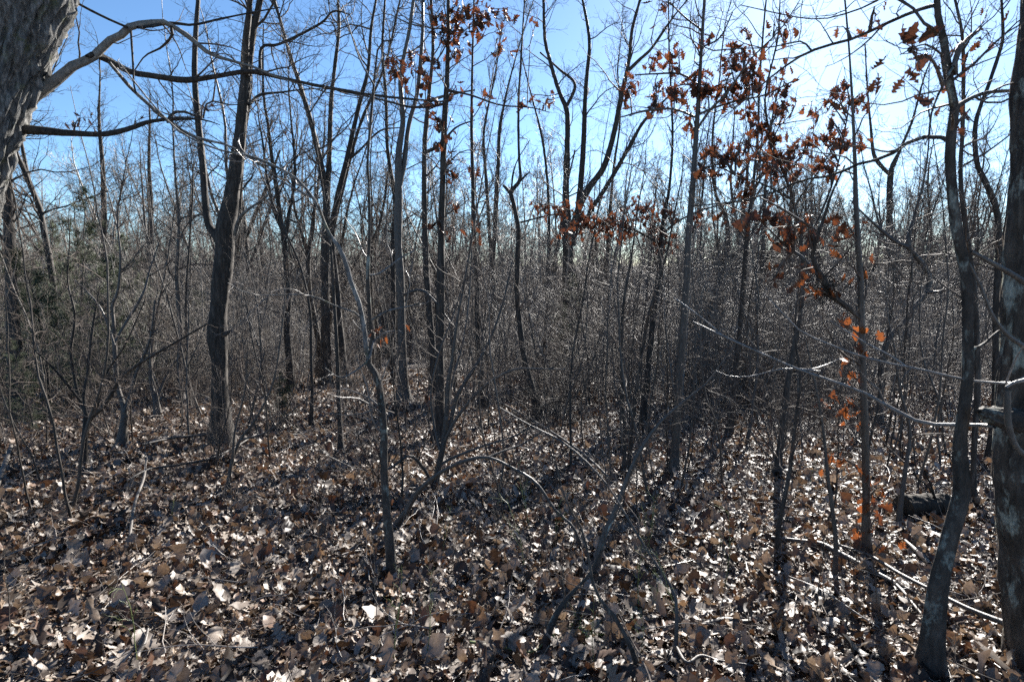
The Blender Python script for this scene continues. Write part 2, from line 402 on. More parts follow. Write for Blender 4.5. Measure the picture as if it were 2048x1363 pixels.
def points_cloud(name, pos, rot, scl, idx, coll_objs, kind='stuff', label=None, parent=None):
    col = bpy.data.collections.new(name + '_kinds')
    for o in coll_objs: col.objects.link(o)
    me = bpy.data.meshes.new(name)
    me.vertices.add(len(pos)); me.vertices.foreach_set('co', np.asarray(pos, np.float32).ravel())
    a = me.attributes.new('rot', 'FLOAT_VECTOR', 'POINT'); a.data.foreach_set('vector', np.asarray(rot, np.float32).ravel())
    a = me.attributes.new('scl', 'FLOAT', 'POINT'); a.data.foreach_set('value', np.asarray(scl, np.float32))
    a = me.attributes.new('idx', 'INT', 'POINT'); a.data.foreach_set('value', np.asarray(idx, np.int32))
    o = bpy.data.objects.new(name, me); scene.collection.objects.link(o)
    ng = bpy.data.node_groups.new(name + '_scatter', 'GeometryNodeTree')
    ng.interface.new_socket('Geometry', in_out='INPUT', socket_type='NodeSocketGeometry')
    ng.interface.new_socket('Geometry', in_out='OUTPUT', socket_type='NodeSocketGeometry')
    gi = ng.nodes.new('NodeGroupInput'); go = ng.nodes.new('NodeGroupOutput')
    ip = ng.nodes.new('GeometryNodeInstanceOnPoints'); ci = ng.nodes.new('GeometryNodeCollectionInfo')
    ci.inputs['Collection'].default_value = col; ci.inputs['Separate Children'].default_value = True; ci.inputs['Reset Children'].default_value = True
    ip.inputs['Pick Instance'].default_value = True
    def na(nm, ty):
        n = ng.nodes.new('GeometryNodeInputNamedAttribute'); n.data_type = ty; n.inputs['Name'].default_value = nm; return n.outputs['Attribute']
    ng.links.new(gi.outputs[0], ip.inputs['Points']); ng.links.new(ci.outputs[0], ip.inputs['Instance'])
    ng.links.new(na('idx', 'INT'), ip.inputs['Instance Index']); ng.links.new(na('rot', 'FLOAT_VECTOR'), ip.inputs['Rotation'])
    ng.links.new(na('scl', 'FLOAT'), ip.inputs['Scale']); ng.links.new(ip.outputs[0], go.inputs[0])
    md = o.modifiers.new('scatter', 'NODES'); md.node_group = ng
    tag(o, label, None, None, kind)
    if parent is not None: o.parent = parent
    return o

# fallen leaves
def litter():
    P = []
    rings = [(1.2, 3.5, 1350), (3.5, 6, 1150), (6, 9, 850), (9, 14, 460), (14, 22, 220), (22, 34, 80)]
    for y0, y1, dens in rings:
        xw = 1.05 * y1 + 2.0
        n = int(dens * 2 * xw * (y1 - y0))
        P.append(np.stack([rng.uniform(-xw, xw, n), rng.uniform(y0, y1, n)], 1))
    n = 1500; P.append(np.stack([rng.uniform(-4, 4, n), rng.uniform(-1.5, 1.2, n)], 1))
    P = np.concatenate(P); n = len(P)
    y = P[:, 1]
    keep = np.abs(P[:, 0]) < 0.95 * np.maximum(y, 0) + 2.2
    P = P[keep]; n = len(P); y = P[:, 1]
    # leaves gather in drifts
    scl = np.clip(np.exp(rng.normal(math.log(0.060), 0.43, n)), 0.03, 0.16) * (1 + np.clip((y - 9) / 40, 0, 0.5))
    heap = vnoise(np.stack([P[:, 0] * 1.7, P[:, 1] * 1.7, y * 0], 1), 3)
    z = height(P[:, 0], P[:, 1]) + 0.006 + rng.random(n) ** 1.5 * 0.06 * (0.4 + heap)
    rot = np.stack([rng.normal(0, 0.27, n), rng.normal(0, 0.27, n), rng.uniform(0, 6.283, n)], 1)
    rot[:, 1] += np.where(rng.random(n) < 0.4, np.pi, 0)
    idx = rng.integers(0, len(ground_leaf_meshes), n)
    pos = np.column_stack([P, z])
    qx, qy, zf = px_of(pos + np.array([0, 0, 0.0]))
    vis = (qx > 10) & (qx < 2038) & (qy > 0) & (qy < 1355) & (zf > 0.5)
    size = np.where(vis, scl / np.maximum(zf, 0.1), 0) * (0.6 + rng.random(n) * 0.4)
    order = np.argsort(-size); big = order[:300]; rest = order[300:]
    for i in big:
        o = bpy.data.objects.new('leaf', ground_leaf_meshes[idx[i]]); scene.collection.objects.link(o)
        p = pos[i]; p[2] += 0.02
        o.location = p; o.rotation_euler = rot[i]; o.scale = (scl[i],) * 3
        o.parent = ground
    temps = [bpy.data.objects.new('fallen_leaf', m) for m in ground_leaf_meshes]
    points_cloud('leaf_litter', pos[rest], rot[rest], scl[rest], idx[rest], temps, 'stuff', 'dry brown and grey leaves littering the forest floor', ground)
litter()

# ------------------------------------------------------------------ drawn trees
class Hero:
    def __init__(s, name, label, cat='tree', group=None, base=None, Y=None, m=M_DARK, tw=M_TWIG):
        if base is not None:
            g = ground_at(*base); s.Y = g[1]; s.base = g
        else:
            s.Y = Y; x = at(base[0] if base else 0, 600, Y)[0]; s.base = np.array([x, Y, float(height(x, Y))])
        s.name = name; s.m = m; s.tw = tw; s.stems = []; s.crown = MB(); s.leaves = []
        s.root = empty(name, s.base.tolist(), label, cat, group)
        s.off = s.base
        s.bough = MB()
    def path(s, pts, dy=0.0, y0=0.0, wob=0.0, n=None):
        """pixel path (px, py, width px) -> world polyline and radii; dy = how far the end recedes, y0 = offset at the start"""
        c = catmull(pts, 6)
        u = np.linspace(0, 1, len(c))
        P = []; R = []
        for k, (px, py, w) in enumerate(c):
            Yk = s.Y + y0 + dy * u[k]
            P.append(at(px, py, Yk)); R.append(0.44 * max(w, 0.5) / F * depth(px, py, Yk))
        P = np.array(P); R = np.array(R)
        L = length(P); n = n or int(np.clip(L / 0.07, 10, 220))
        P, R = resample(P, R, n)
        if wob:
            w = np.cumsum(rng.normal(size=P.shape), 0); w -= np.linspace(0, 1, n)[:, None] * w[-1]
            P = P + w * wob * L / n
        return P, R
    def stem(s, pts, dy=0.0, y0=0.0, part='trunk', sides=12, amp=0.08, ext=0.0, ext_dir=None, ground=False, fa=7, fz=7, wob=0.0, flare=0.8, seed=None, knot=0.0, m=None, keep=True):
        P, R = s.path(pts, dy, y0, wob)
        if ground:
            gz = float(height(P[0, 0], P[0, 1])) - 0.12
            if P[0, 2] > gz + 0.02:
                k = max(3, int((P[0, 2] - gz) / 0.07))
                low = np.linspace(0, 1, k, endpoint=False)[:, None] * (P[0] - np.array([P[0, 0], P[0, 1], gz])) + np.array([P[0, 0], P[0, 1], gz])
                P = np.vstack([low, P]); R = np.concatenate([np.full(k, R[0]), R])
            hh = P[:, 2] - gz - 0.12
            R = R * (1 + flare * np.exp(-np.clip(hh, 0, None) / (2.4 * R[0] + 0.02)))
        if ext:
            d = norm(P[-1] - P[max(0, len(P) - 8)]) if ext_dir is None else norm(np.array(ext_dir))
            k = max(8, int(ext / 0.2))
            E = grow([P[-1]], [d], np.array([ext]), k, 0.07, 0.05)[0]
            RE = np.linspace(R[-1], R[-1] * 0.25, k)
            P = np.vstack([P, E[1:]]); R = np.concatenate([R, RE[1:]])
            n = int(np.clip(length(P) / 0.09, 16, 240)); P, R = resample(P, R, n)
        x = MB()
        bark_tube(x, P - s.off, R, sides, amp * float(np.median(R)) * 1.6, fa, fz, seed if seed is not None else int(rng.integers(1000)), knot)
        x.obj(part, m or s.m, s.root)
        if keep: s.stems.append((P, R))
        return P, R
    def twigs(s, P, R, per_m, t0, t1, blen, sub=(6, 5), **kw):
        n = 40; Q, RQ = resample(P, R, n)
        c = int(1.35 * per_m * length(P) * (t1 - t0))
        if c > 0: branch_out(s.crown, (Q - s.off)[None], RQ[None], np.array([c]), t0, t1, blen, sub=sub, **kw)
    def leafy(s, clusters, kind='rust', size=0.13, dep=0.5, src=None, mul=1.0):
        """boughs with hanging leaves that end in the pixel ellipse (cx, cy, rx, ry, count, depth offset)"""
        allP = np.concatenate([p for p, r in (src or s.stems)])
        ax, ay, _ = px_of(allP)
        for (cx, cy, rx, ry, cnt, oy) in clusters:
            cnt = int(round(cnt * mul))
            Yc = s.Y + oy
            score = np.hypot(ax - cx, (ay - cy - 40) * 0.8)
            p0 = allP[int(np.argmin(score))]
            c = at(cx, cy, Yc); px2m = depth(cx, cy, Yc) / F
            v = c - p0; L = np.linalg.norm(v)
            u = np.linspace(0, 1, 14)[:, None]
            B = p0 + v * u + np.array([0, 0, 0.10 * L]) * np.sin(u * np.pi) + np.cumsum(rng.normal(size=(14, 3)), 0) * 0.012 * L * u
            RB = np.linspace(0.009, 0.003, 14)
            s.bough.tubes(B - s.off, RB, 5)
            nt = max(2, cnt // 2)
            k = rng.integers(3, 14, nt); st = B[k]
            a = rng.uniform(0, 2 * np.pi, nt); rr = np.sqrt(rng.random(nt))
            en = c + np.stack([np.cos(a) * rr * rx * 1.3 * px2m, rng.normal(0, dep * rx * px2m, nt), np.sin(a) * rr * ry * 1.3 * px2m], 1)
            uu = np.linspace(0, 1, 7)[None, :, None]
            Tw = st[:, None] + (en - st)[:, None] * uu + np.cumsum(rng.normal(size=(nt, 7, 3)), 1) * 0.02 * uu
            s.bough.tubes(Tw - s.off, np.repeat(np.linspace(0.003, 0.0015, 7)[None], nt, 0), 3)
            for j in range(cnt):
                q = Tw[rng.integers(nt), rng.integers(2, 7)] + rng.normal(0, 0.035, 3)
                s.leaves.append((q, kind, size * rng.uniform(0.7, 1.25)))
    def done(s):
        if s.bough.n: s.bough.obj('twigs', s.tw, s.root, kind='stuff')
        if s.crown.n: s.crown.obj('crown', s.tw, s.root, kind='stuff')
        rest = MB()
        for k, (q, kind, sz) in enumerate(s.leaves):
            me = random.choice(hang_meshes[kind])
            d = Vector((rng.normal(0, 0.6), rng.normal(0, 0.6), -0.75))
            qt = d.to_track_quat('Y', 'Z') @ Euler((0, rng.uniform(0, 6.28), 0)).to_quaternion()
            if k >= 300:
                M = np.array(Matrix.Translation(Vector(q - s.off)) @ qt.to_matrix().to_4x4() @ Matrix.Scale(sz, 4))
                co = np.empty(len(me.vertices) * 3); me.vertices.foreach_get('co', co); co = co.reshape(-1, 3)
                rest.add(co @ M[:3, :3].T + M[:3, 3], [tuple(p.vertices) for p in me.polygons]); rk = kind
                continue
            o = bpy.data.objects.new('leaf', me); scene.collection.objects.link(o)
            o.rotation_mode = 'QUATERNION'; o.rotation_quaternion = qt
            o.location = Vector(q - s.off); o.scale = (sz,) * 3; o.parent = s.root
        if rest.n: rest.obj('foliage', {'rust': M_OAKLEAF, 'orange': M_ORANGELEAF, 'dark': M_DARKLEAF}[rk], s.root, kind='stuff')
        return s

# --- big furrowed trunk leaning in at the upper left
h = Hero('oak_tree', 'thick pale furrowed trunk leaning across the upper left corner', base=(-118, 1085), m=M_PALE)
Yb = h.Y
P, R = h.stem([(-118, 1085, 165), (-135, 900, 150), (-135, 700, 150), (-112, 520, 160), (-66, 330, 168), (-5, 170, 174), (52, 0, 180), (88, -110, 180)], dy=0.45, sides=150, amp=0.15, ground=True, ext=5, fa=10, fz=9, flare=0.25, knot=0.0, seed=21)
h.stem([(50, 205, 38), (100, 170, 28), (122, 152, 26), (150, 128, 23), (172, 122, 22), (198, 104, 20), (218, 80, 18), (240, 72, 18), (268, 46, 16), (285, 50, 15), (320, 42, 13), (342, 50, 12), (380, 75, 12), (420, 108, 10), (465, 122, 8), (510, 135, 6)], dy=0.5, y0=0.45, part='branch', sides=20, amp=0.2, knot=0.3, ext=1.2, fz=14, m=M_LIMB)
h.stem([(172, 112, 6), (186, 110, 16), (205, 114, 18), (225, 125, 17), (265, 145, 15), (310, 152, 14), (370, 160, 15), (430, 153, 12), (500, 143, 12), (560, 155, 9), (640, 172, 8), (760, 192, 6), (890, 204, 4)], dy=0.9, y0=0.52, part='branch', sides=10, amp=0.10, m=M_DARK)
h.stem([(218, 124, 9), (248, 160, 9), (272, 186, 9), (335, 240, 8), (390, 274, 7), (460, 292, 5), (520, 330, 4), (580, 372, 3)], dy=0.9, y0=0.57, part='branch', sides=8, amp=0.1)
h.stem([(30, 258, 26), (92, 262, 20), (140, 266, 16), (210, 268, 13), (262, 256, 12), (300, 243, 10), (345, 238, 8), (400, 238, 6), (440, 250, 3)], dy=0.7, y0=0.40, part='branch', sides=10, amp=0.12, m=M_DARK)
h.stem([(335, 245, 6), (345, 226, 7), (372, 224, 6), (405, 236, 5), (412, 210, 5), (430, 202, 4), (470, 210, 3), (560, 190, 2)], dy=0.5, y0=0.9, part='branch', sides=7, amp=0.1, m=M_DARK)
h.stem([(90, -30, 7), (130, -8, 7), (170, 15, 6), (210, 35, 6), (255, 55, 6)], dy=0.1, y0=0.55, part='branch', sides=7, amp=0.1, m=M_DARK)
h.stem([(275, 55, 7), (305, 52, 7), (345, 46, 7), (385, 50, 6), (440, 38, 5), (500, 26, 4), (560, 15, 3)], dy=0.7, y0=0.62, part='branch', sides=7, amp=0.1, m=M_DARK)
h.stem([(342, 52, 7), (344, 72, 7), (330, 88, 6), (318, 98, 5), (290, 112, 4), (270, 140, 3)], dy=0.2, y0=0.7, part='branch', sides=7, amp=0.1, m=M_DARK)
h.stem([(262, 62, 5), (265, 110, 5), (268, 170, 4), (272, 186, 4)], dy=0.0, y0=0.62, part='branch', sides=6, amp=0.1, m=M_DARK)
for (P, R) in h.stems[1:6]: h.twigs(P, R, 5.0, 0.15, 1.0, 0.55, sub=(4, 3), minr=0.0011)
h.leafy([(150, 240, 22, 16, 8, 0.5), (270, 238, 10, 12, 4, 0.7), (435, 145, 6, 8, 3, 0.9), (405, 205, 8, 12, 4, 1.0), (540, 245, 8, 10, 3, 1.2), (190, 258, 12, 6, 3, 0.55)], 'dark', 0.055, 0.2)
h.done()

# --- forked dark trunk left of centre
h = Hero('oak_tree', 'dark forked trunk with a burl, standing alone left of centre', base=(444, 897))
h.stem([(444, 897, 42), (441, 800, 36), (438, 720, 37), (434, 672, 44), (437, 620, 36), (443, 560, 40), (449, 510, 42), (450, 468, 44), (457, 425, 38), (465, 380, 33), (477, 300, 30), (486, 210, 25), (496, 130, 22), (507, 60, 18), (520, 0, 15)], sides=36, amp=0.16, ground=True, ext=5, fa=9, fz=9, dy=0.1)
h.stem([(446, 495, 24), (431, 468, 22), (418, 450, 19), (411, 405, 17), (406, 330, 16), (396, 240, 14), (389, 150, 13), (392, 60, 11), (397, 0, 10)], part='stem', sides=16, amp=0.14, ext=5, dy=0.3)
h.stem([(493, 150, 14), (492, 90, 14), (497, 40, 13), (500, 0, 12)], part='stem', sides=14, amp=0.12, ext=4, dy=-0.3)
h.stem([(470, 470, 10), (478, 440, 10), (495, 420, 7), (530, 395, 4), (560, 360, 3)], part='branch', sides=8, amp=0.1, dy=-0.5, m=M_PALE)
h.stem([(450, 668, 14), (457, 664, 10), (462, 660, 5)], part='burl', sides=12, amp=0.25, dy=-0.02)
h.stem([(425, 680, 14), (419, 674, 12), (417, 668, 5)], part='burl', sides=12, amp=0.25, dy=-0.02)
h.stem([(497, 210, 8), (520, 190, 7), (560, 185, 5), (620, 178, 3), (700, 180, 2)], part='branch', sides=7, amp=0.1, dy=0.8)
h.stem([(520, 150, 8), (524, 95, 8), (560, 88, 7), (640, 48, 6), (668, 22, 5), (700, 30, 3)], part='branch', sides=7, amp=0.1, dy=0.9)
for (P, R) in h.stems[:3]: h.twigs(P, R, 4.0, 0.45, 1.0, 1.5, sub=(6, 4))
h.twigs(*h.stems[0], 1.2, 0.15, 0.45, 0.5, sub=(4, 3))
for (P, R) in h.stems[-2:]: h.twigs(P, R, 6, 0.1, 1, 0.9)
h.done()

# --- clump of three long stems
h = Hero('hickory_tree', 'tall dark tree splitting into three upright limbs right of the forked trunk', base=(652, 770))
h.stem([(652, 770, 24), (651, 650, 21), (650, 540, 20), (652, 470, 19), (652, 400, 15), (640, 320, 14), (620, 238, 12), (600, 170, 11), (580, 110, 9), (560, 40, 8), (548, 0, 8)], sides=18, amp=0.12, ground=True, ext=6)
h.stem([(653, 440, 15), (655, 380, 14), (659, 300, 12), (662, 207, 11), (670, 130, 9), (678, 60, 8), (676, 0, 7)], part='limb', sides=12, amp=0.12, ext=6, dy=0.6)
h.stem([(658, 460, 14), (668, 430, 14), (678, 380, 13), (692, 325, 12), (706, 262, 11), (722, 195, 10), (736, 140, 8), (742, 60, 7), (752, 0, 6)], part='limb', sides=12, amp=0.12, ext=6, dy=-0.6)
h.stem([(690, 325, 8), (720, 300, 6), (760, 262, 5), (800, 255, 3)], part='branch', sides=7, amp=0.1)
for (P, R) in h.stems[:3]: h.twigs(P, R, 3.2, 0.35, 1, 2.4, sub=(7, 4), minr=0.0036)
h.done()
h = Hero('hickory_tree', 'slender dark trunk just right of the three limbed tree', base=(688, 770))
h.stem([(690, 770, 20), (682, 680, 17), (675, 590, 15), (668, 520, 13), (666, 460, 12), (690, 360, 9), (720, 250, 8), (770, 130, 6), (800, 0, 5)], sides=14, amp=0.12, ground=True, ext=4, dy=1.0)
h.twigs(*h.stems[0], 3.5, 0.4, 1, 2.0, sub=(6, 4), minr=0.0034)
h.done()

# --- straight trunk at 800
h = Hero('oak_tree', 'grey trunk with a wide pale foot and two tall leaders behind the crooked sapling', base=(808, 806), m=M_GREY)
h.stem([(808, 806, 26), (806, 740, 21), (803, 650, 20), (800, 560, 20), (796, 470, 19), (797, 400, 18), (797, 310, 16), (806, 240, 13), (801, 155, 11), (817, 70, 9), (827, 0, 8)], sides=18, amp=0.1, ground=True, ext=6)
h.stem([(799, 370, 14), (808, 325, 12), (818, 248, 11), (835, 183, 10), (845, 70, 8), (845, 0, 7)], part='limb', sides=12, amp=0.1, ext=6, dy=0.5)
h.stem([(806, 590, 8), (840, 580, 7), (868, 600, 6), (905, 650, 4)], part='branch', sides=7, dy=-0.5)
h.stem([(838, 215, 8), (870, 198, 8), (905, 188, 6), (950, 180, 4)], part='branch', sides=7, dy=0.5)
for (P, R) in h.stems[:2]: h.twigs(P, R, 3.4, 0.35, 1, 1.7, sub=(6, 4), minr=0.0028)
h.twigs(*h.stems[0], 1.5, 0.1, 0.4, 0.8, sub=(4, 4), minr=0.0026)
h.done()
h = Hero('oak_tree', 'second thin trunk hard against the left of the wide footed grey trunk', base=(785, 772))
h.stem([(786, 775, 13), (787, 640, 12), (786, 500, 12), (790, 400, 11), (775, 300, 9), (772, 200, 8), (765, 100, 7), (770, 0, 6)], sides=12, amp=0.1, ground=True, ext=4)
h.twigs(*h.stems[0], 3.2, 0.3, 1, 2.0, sub=(6, 4), minr=0.0034)
h.done()
# --- 850
h = Hero('hickory_tree', 'straight dark pole trunk left of the leaf hung black trunk', base=(866, 790))
h.stem([(867, 790, 18), (864, 690, 16), (856, 590, 15), (851, 500, 15), (849, 440, 14), (849, 300, 12), (858, 190, 10), (866, 100, 8), (862, 0, 7)], sides=14, amp=0.12, ground=True, ext=5)
h.stem([(850, 305, 9), (880, 290, 7), (912, 255, 5), (950, 240, 3)], part='branch', sides=7)
h.twigs(*h.stems[0], 3.6, 0.3, 1, 1.9, sub=(6, 4), minr=0.003)
h.done()
# --- 880 leaf hung black trunk
h = Hero('oak_tree', 'straight blackish oak trunk with rusty leaf clusters at its top', base=(878, 886))
h.stem([(878, 886, 26), (880, 790, 21), (880, 700, 20), (881, 600, 19), (882, 520, 18), (883, 440, 16), (886, 345, 14), (889, 250, 14), (893, 180, 13), (896, 100, 11), (897, 0, 10)], sides=18, amp=0.12, ground=True, ext=3.5)
h.stem([(892, 207, 7), (860, 213, 7), (820, 214, 6), (780, 204, 5), (720, 190, 4), (680, 183, 3)], part='branch', sides=7, dy=-0.3)
h.stem([(890, 180, 6), (940, 190, 5), (1000, 210, 4), (1060, 215, 3), (1100, 225, 2)], part='branch', sides=7, dy=0.3)
h.twigs(*h.stems[0], 4.5, 0.4, 1, 1.1, sub=(6, 4))
h.twigs(*h.stems[0], 1.5, 0.1, 0.4, 0.5, sub=(4, 3))
h.leafy([(915, 30, 30, 30, 20, -0.1), (945, 10, 35, 15, 18, 0.1), (970, 45, 25, 25, 22, 0.0), (1010, 22, 40, 20, 18, 0.2), (1000, 70, 25, 15, 10, 0.2), (1060, 18, 15, 10, 5, 0.3),
         (885, 25, 18, 20, 10, 0.1), (900, 60, 14, 20, 9, -0.1), (795, 110, 22, 14, 16, -0.3), (835, 108, 24, 16, 18, -0.3), (848, 140, 20, 18, 12, -0.2), (812, 148, 10, 8, 4, -0.3),
         (912, 95, 20, 16, 10, 0.0), (930, 95, 12, 12, 5, 0.2), (870, 195, 12, 14, 6, -0.1), (868, 230, 9, 18, 9, -0.1), (888, 262, 8, 25, 9, -0.1), (912, 175, 14, 10, 6, 0.1), (965, 198, 14, 8, 5, 0.2),
         (1045, 200, 10, 10, 5, 0.3), (1090, 208, 20, 14, 9, 0.3), (903, 308, 8, 8, 4, 0.0), (893, 335, 8, 12, 4, 0.0), (870, 435, 12, 12, 6, -0.1), (900, 460, 10, 10, 4, 0.1), (908, 410, 12, 8, 4, 0.1), (950, 340, 16, 6, 4, 0.3)], 'rust', 0.135, 0.5, mul=1.4)
h.done()

# --- multi stemmed shrub near 885,960
h = Hero('shrub', 'many stemmed bare shrub fanning out in front of the blackish oak trunk', 'shrub', base=(868, 978), m=M_GREY)
G = dict(sides=9, amp=0.06, dy=0.1)
h.stem([(868, 985, 12), (876, 940, 14), (886, 890, 15), (893, 830, 12), (897, 760, 11), (905, 720, 8), (915, 640, 6), (930, 560, 5), (950, 440, 4), (975, 300, 3)], part='stem', ground=True, ext=1, **G)
h.stem([(886, 890, 10), (900, 850, 10), (915, 790, 9), (945, 742, 9), (975, 690, 7), (1005, 610, 5), (1025, 520, 4)], part='stem', sides=9, amp=.06, dy=0.5)
h.stem([(888, 885, 9), (912, 838, 8), (950, 790, 7), (985, 760, 7), (1030, 738, 5), (1075, 737, 4), (1130, 738, 3)], part='stem', sides=9, amp=.06, dy=-0.3)
h.stem([(866, 975, 8), (850, 940, 8), (820, 910, 7), (790, 930, 6), (760, 945, 4)], part='stem', sides=8, amp=.06, dy=-0.3)
h.stem([(880, 930, 7), (905, 915, 7), (970, 890, 5), (1020, 875, 4), (1080, 845, 3)], part='stem', sides=8, amp=.06, dy=0.3)
h.stem([(880, 900, 8), (868, 850, 6), (862, 780, 5), (880, 700, 4), (910, 620, 3), (940, 520, 2)], part='stem', sides=8, amp=.06, dy=0.4)
h.stem([(892, 840, 7), (905, 760, 6), (925, 690, 5), (938, 600, 4), (946, 450, 3)], part='stem', sides=8, amp=.06, dy=0.8)
for (P, R) in h.stems: h.twigs(P, R, 7, 0.25, 1, 0.45, sub=(4, 3), minr=0.0014)
h.leafy([(868, 790, 14, 8, 3, 0.3), (945, 455, 20, 20, 6, 0.6)], 'rust', 0.11, 0.4)
h.done()

# --- arching bent stem in the foreground
h = Hero('sapling', 'bare stem bent over in a low arch across the centre foreground', 'sapling', base=(787, 1060), m=M_GREY)
h.stem([(785, 1062, 17), (808, 1030, 14), (835, 985, 13), (863, 958, 12), (892, 938, 10), (930, 921, 9), (976, 914, 8), (1025, 935, 7), (1073, 966, 8), (1111, 1020, 7), (1150, 1058, 7), (1172, 1130, 6), (1190, 1180, 5)], part='stem', sides=12, amp=0.08, ground=True, dy=-0.7, wob=0.0)
h.stem([(976, 914, 6), (1010, 900, 5), (1050, 885, 4), (1100, 850, 3)], part='stem', sides=7, dy=0.3, y0=-0.3)
for (P, R) in h.stems: h.twigs(P, R, 6, 0.3, 1, 0.4, sub=(4, 2), minr=0.0012)
h.done()

# --- crooked sapling (foreground)
h = Hero('sapling', 'crooked pale barked sapling with a kinked trunk in the centre foreground', 'sapling', base=(783, 1165), m=M_LICH, tw=M_TWIGP)
h.stem([(784, 1170, 26), (781, 1110, 22), (777, 1060, 20), (771, 995, 18), (768, 930, 17), (768, 870, 17), (764, 815, 17), (757, 765, 17), (746, 738, 16), (735, 722, 15), (739, 702, 14), (745, 685, 13), (741, 640, 11), (736, 555, 10), (739, 470, 9), (738, 379, 8), (735, 328, 7), (740, 259, 7), (749, 155, 6), (755, 100, 5), (765, 83, 5), (790, 80, 3)], sides=20, amp=0.14, ground=True, dy=0.15, flare=0.3)
h.stem([(737, 715, 11), (732, 690, 11), (728, 654, 11), (718, 605, 11), (702, 565, 11), (690, 520, 11), (672, 485, 10), (655, 462, 8), (640, 420, 7), (622, 390, 7), (590, 355, 7), (545, 330, 6), (500, 312, 6), (440, 300, 5), (370, 270, 5), (320, 225, 4), (270, 165, 4), (235, 120, 3)], part='stem', sides=12, amp=0.1, dy=-0.4, m=M_PALE)
h.stem([(743, 640, 6), (775, 622, 6), (800, 616, 5), (850, 605, 3)], part='branch', sides=7, dy=-0.2, m=M_PALE)
h.stem([(728, 640, 5), (700, 618, 5), (680, 616, 4), (620, 590, 4), (560, 590, 3), (500, 588, 3), (455, 565, 2)], part='branch', sides=7, dy=-0.4, m=M_PALE)
h.stem([(742, 702, 6), (735, 722, 5), (705, 745, 4), (680, 755, 3), (650, 735, 2)], part='branch', sides=6, dy=-0.2, m=M_PALE)
h.stem([(739, 550, 5), (762, 545, 5), (795, 520, 4), (830, 500, 3)], part='branch', sides=6, dy=0.2, m=M_PALE)
h.stem([(748, 170, 5), (720, 120, 4), (700, 60, 3), (685, 10, 3)], part='branch', sides=6, dy=0.2, m=M_PALE)
for (P, R) in h.stems: h.twigs(P, R, 5, 0.3, 1, 0.5, sub=(4, 3), minr=0.001)
h.leafy([(752, 672, 14, 8, 5, 0.1), (790, 660, 8, 5, 3, 0.1)], 'orange', 0.05, 0.3)
h.done()

# --- 960, 990 trees
h = Hero('hickory_tree', 'slim dark trunk thickening at the foot, between the shrub and the crooked snag', base=(965, 822))
h.stem([(966, 822, 16), (962, 760, 14), (956, 680, 12), (952, 543, 11), (947, 448, 10), (945, 345, 9), (943, 250, 8), (945, 120, 6), (948, 0, 5)], sides=12, amp=0.1, ground=True, ext=3)
h.twigs(*h.stems[0], 4, 0.3, 1, 1.3, sub=(6, 4), minr=0.0026)
h.done()
h = Hero('maple_tree', 'slim tree forking into a tight vee left of the crooked snag', base=(986, 745))
h.stem([(986, 750, 17), (986, 650, 15), (986, 580, 15), (985, 526, 14), (990, 460, 12), (993, 390, 11), (997, 320, 10), (999, 262, 9), (1010, 200, 6), (1030, 120, 4), (1060, 20, 3)], sides=12, amp=0.1, ground=True, ext=3)
h.stem([(985, 530, 10), (980, 480, 9), (976, 414, 8), (971, 340, 8), (967, 276, 7), (975, 220, 5), (990, 150, 4), (1005, 50, 3)], part='limb', sides=10, dy=0.5)
for (P, R) in h.stems: h.twigs(P, R, 3.4, 0.4, 1, 2.0, sub=(8, 4), minr=0.0034, ang=0.6, trop=0.12)
h.done()
h = Hero('snag', 'crooked broken topped trunk with a thin upright shoot near centre', 'dead tree', base=(1076, 838))
h.stem([(1077, 840, 20), (1070, 800, 17), (1063, 775, 16), (1052, 730, 14), (1045, 690, 14), (1038, 640, 13), (1034, 590, 13), (1035, 520, 13), (1037, 465, 12), (1031, 425, 11), (1024, 395, 11), (1021, 383, 11), (1035, 368, 10), (1041, 355, 8), (1038, 310, 7), (1037, 207, 6), (1043, 103, 5), (1049, 0, 4)], sides=16, amp=0.14, ground=True, ext=2)
h.stem([(1024, 390, 9), (1014, 378, 8), (1006, 370, 6)], part='stub', sides=9)
h.stem([(1040, 362, 6), (1050, 352, 5), (1060, 343, 2)], part='stub', sides=8)
h.stem([(1022, 390, 5), (1026, 350, 5), (1035, 320, 3), (1060, 280, 2)], part='branch', sides=6)
h.stem([(1040, 445, 5), (1060, 440, 5), (1090, 432, 4), (1140, 425, 3)], part='branch', sides=6)
h.twigs(*h.stems[0], 3.5, 0.2, 1, 0.9, sub=(6, 4), minr=0.0018)
h.done()

# --- 1135 big multi-limbed
h = Hero('oak_tree', 'broad dark trunk spreading into four tall limbs behind the red leaves', base=(1137, 765))
h.stem([(1138, 770, 28), (1137, 690, 25), (1135, 600, 26), (1137, 520, 27), (1134, 450, 24), (1132, 379, 16), (1135, 290, 14), (1134, 224, 13), (1121, 190, 11), (1107, 148, 10), (1097, 110, 9), (1090, 80, 8), (1087, 0, 7)], sides=18, amp=0.1, ground=True, ext=5)
h.stem([(1142, 490, 20), (1155, 430, 17), (1163, 350, 14), (1168, 276, 12), (1170, 207, 11), (1174, 150, 10), (1179, 90, 8), (1173, 40, 7), (1165, 0, 6)], part='limb', sides=12, ext=4, dy=0.7)
h.stem([(1143, 470, 18), (1160, 410, 17), (1182, 370, 15), (1207, 335, 14), (1225, 280, 13), (1237, 220, 12), (1248, 170, 10), (1258, 120, 9), (1264, 60, 8), (1280, 0, 7)], part='limb', sides=12, ext=4, dy=-0.6)
h.stem([(1160, 470, 12), (1182, 420, 11), (1205, 385, 11), (1235, 335, 10), (1266, 280, 9), (1290, 240, 7), (1340, 190, 4)], part='limb', sides=12, dy=-1.0)
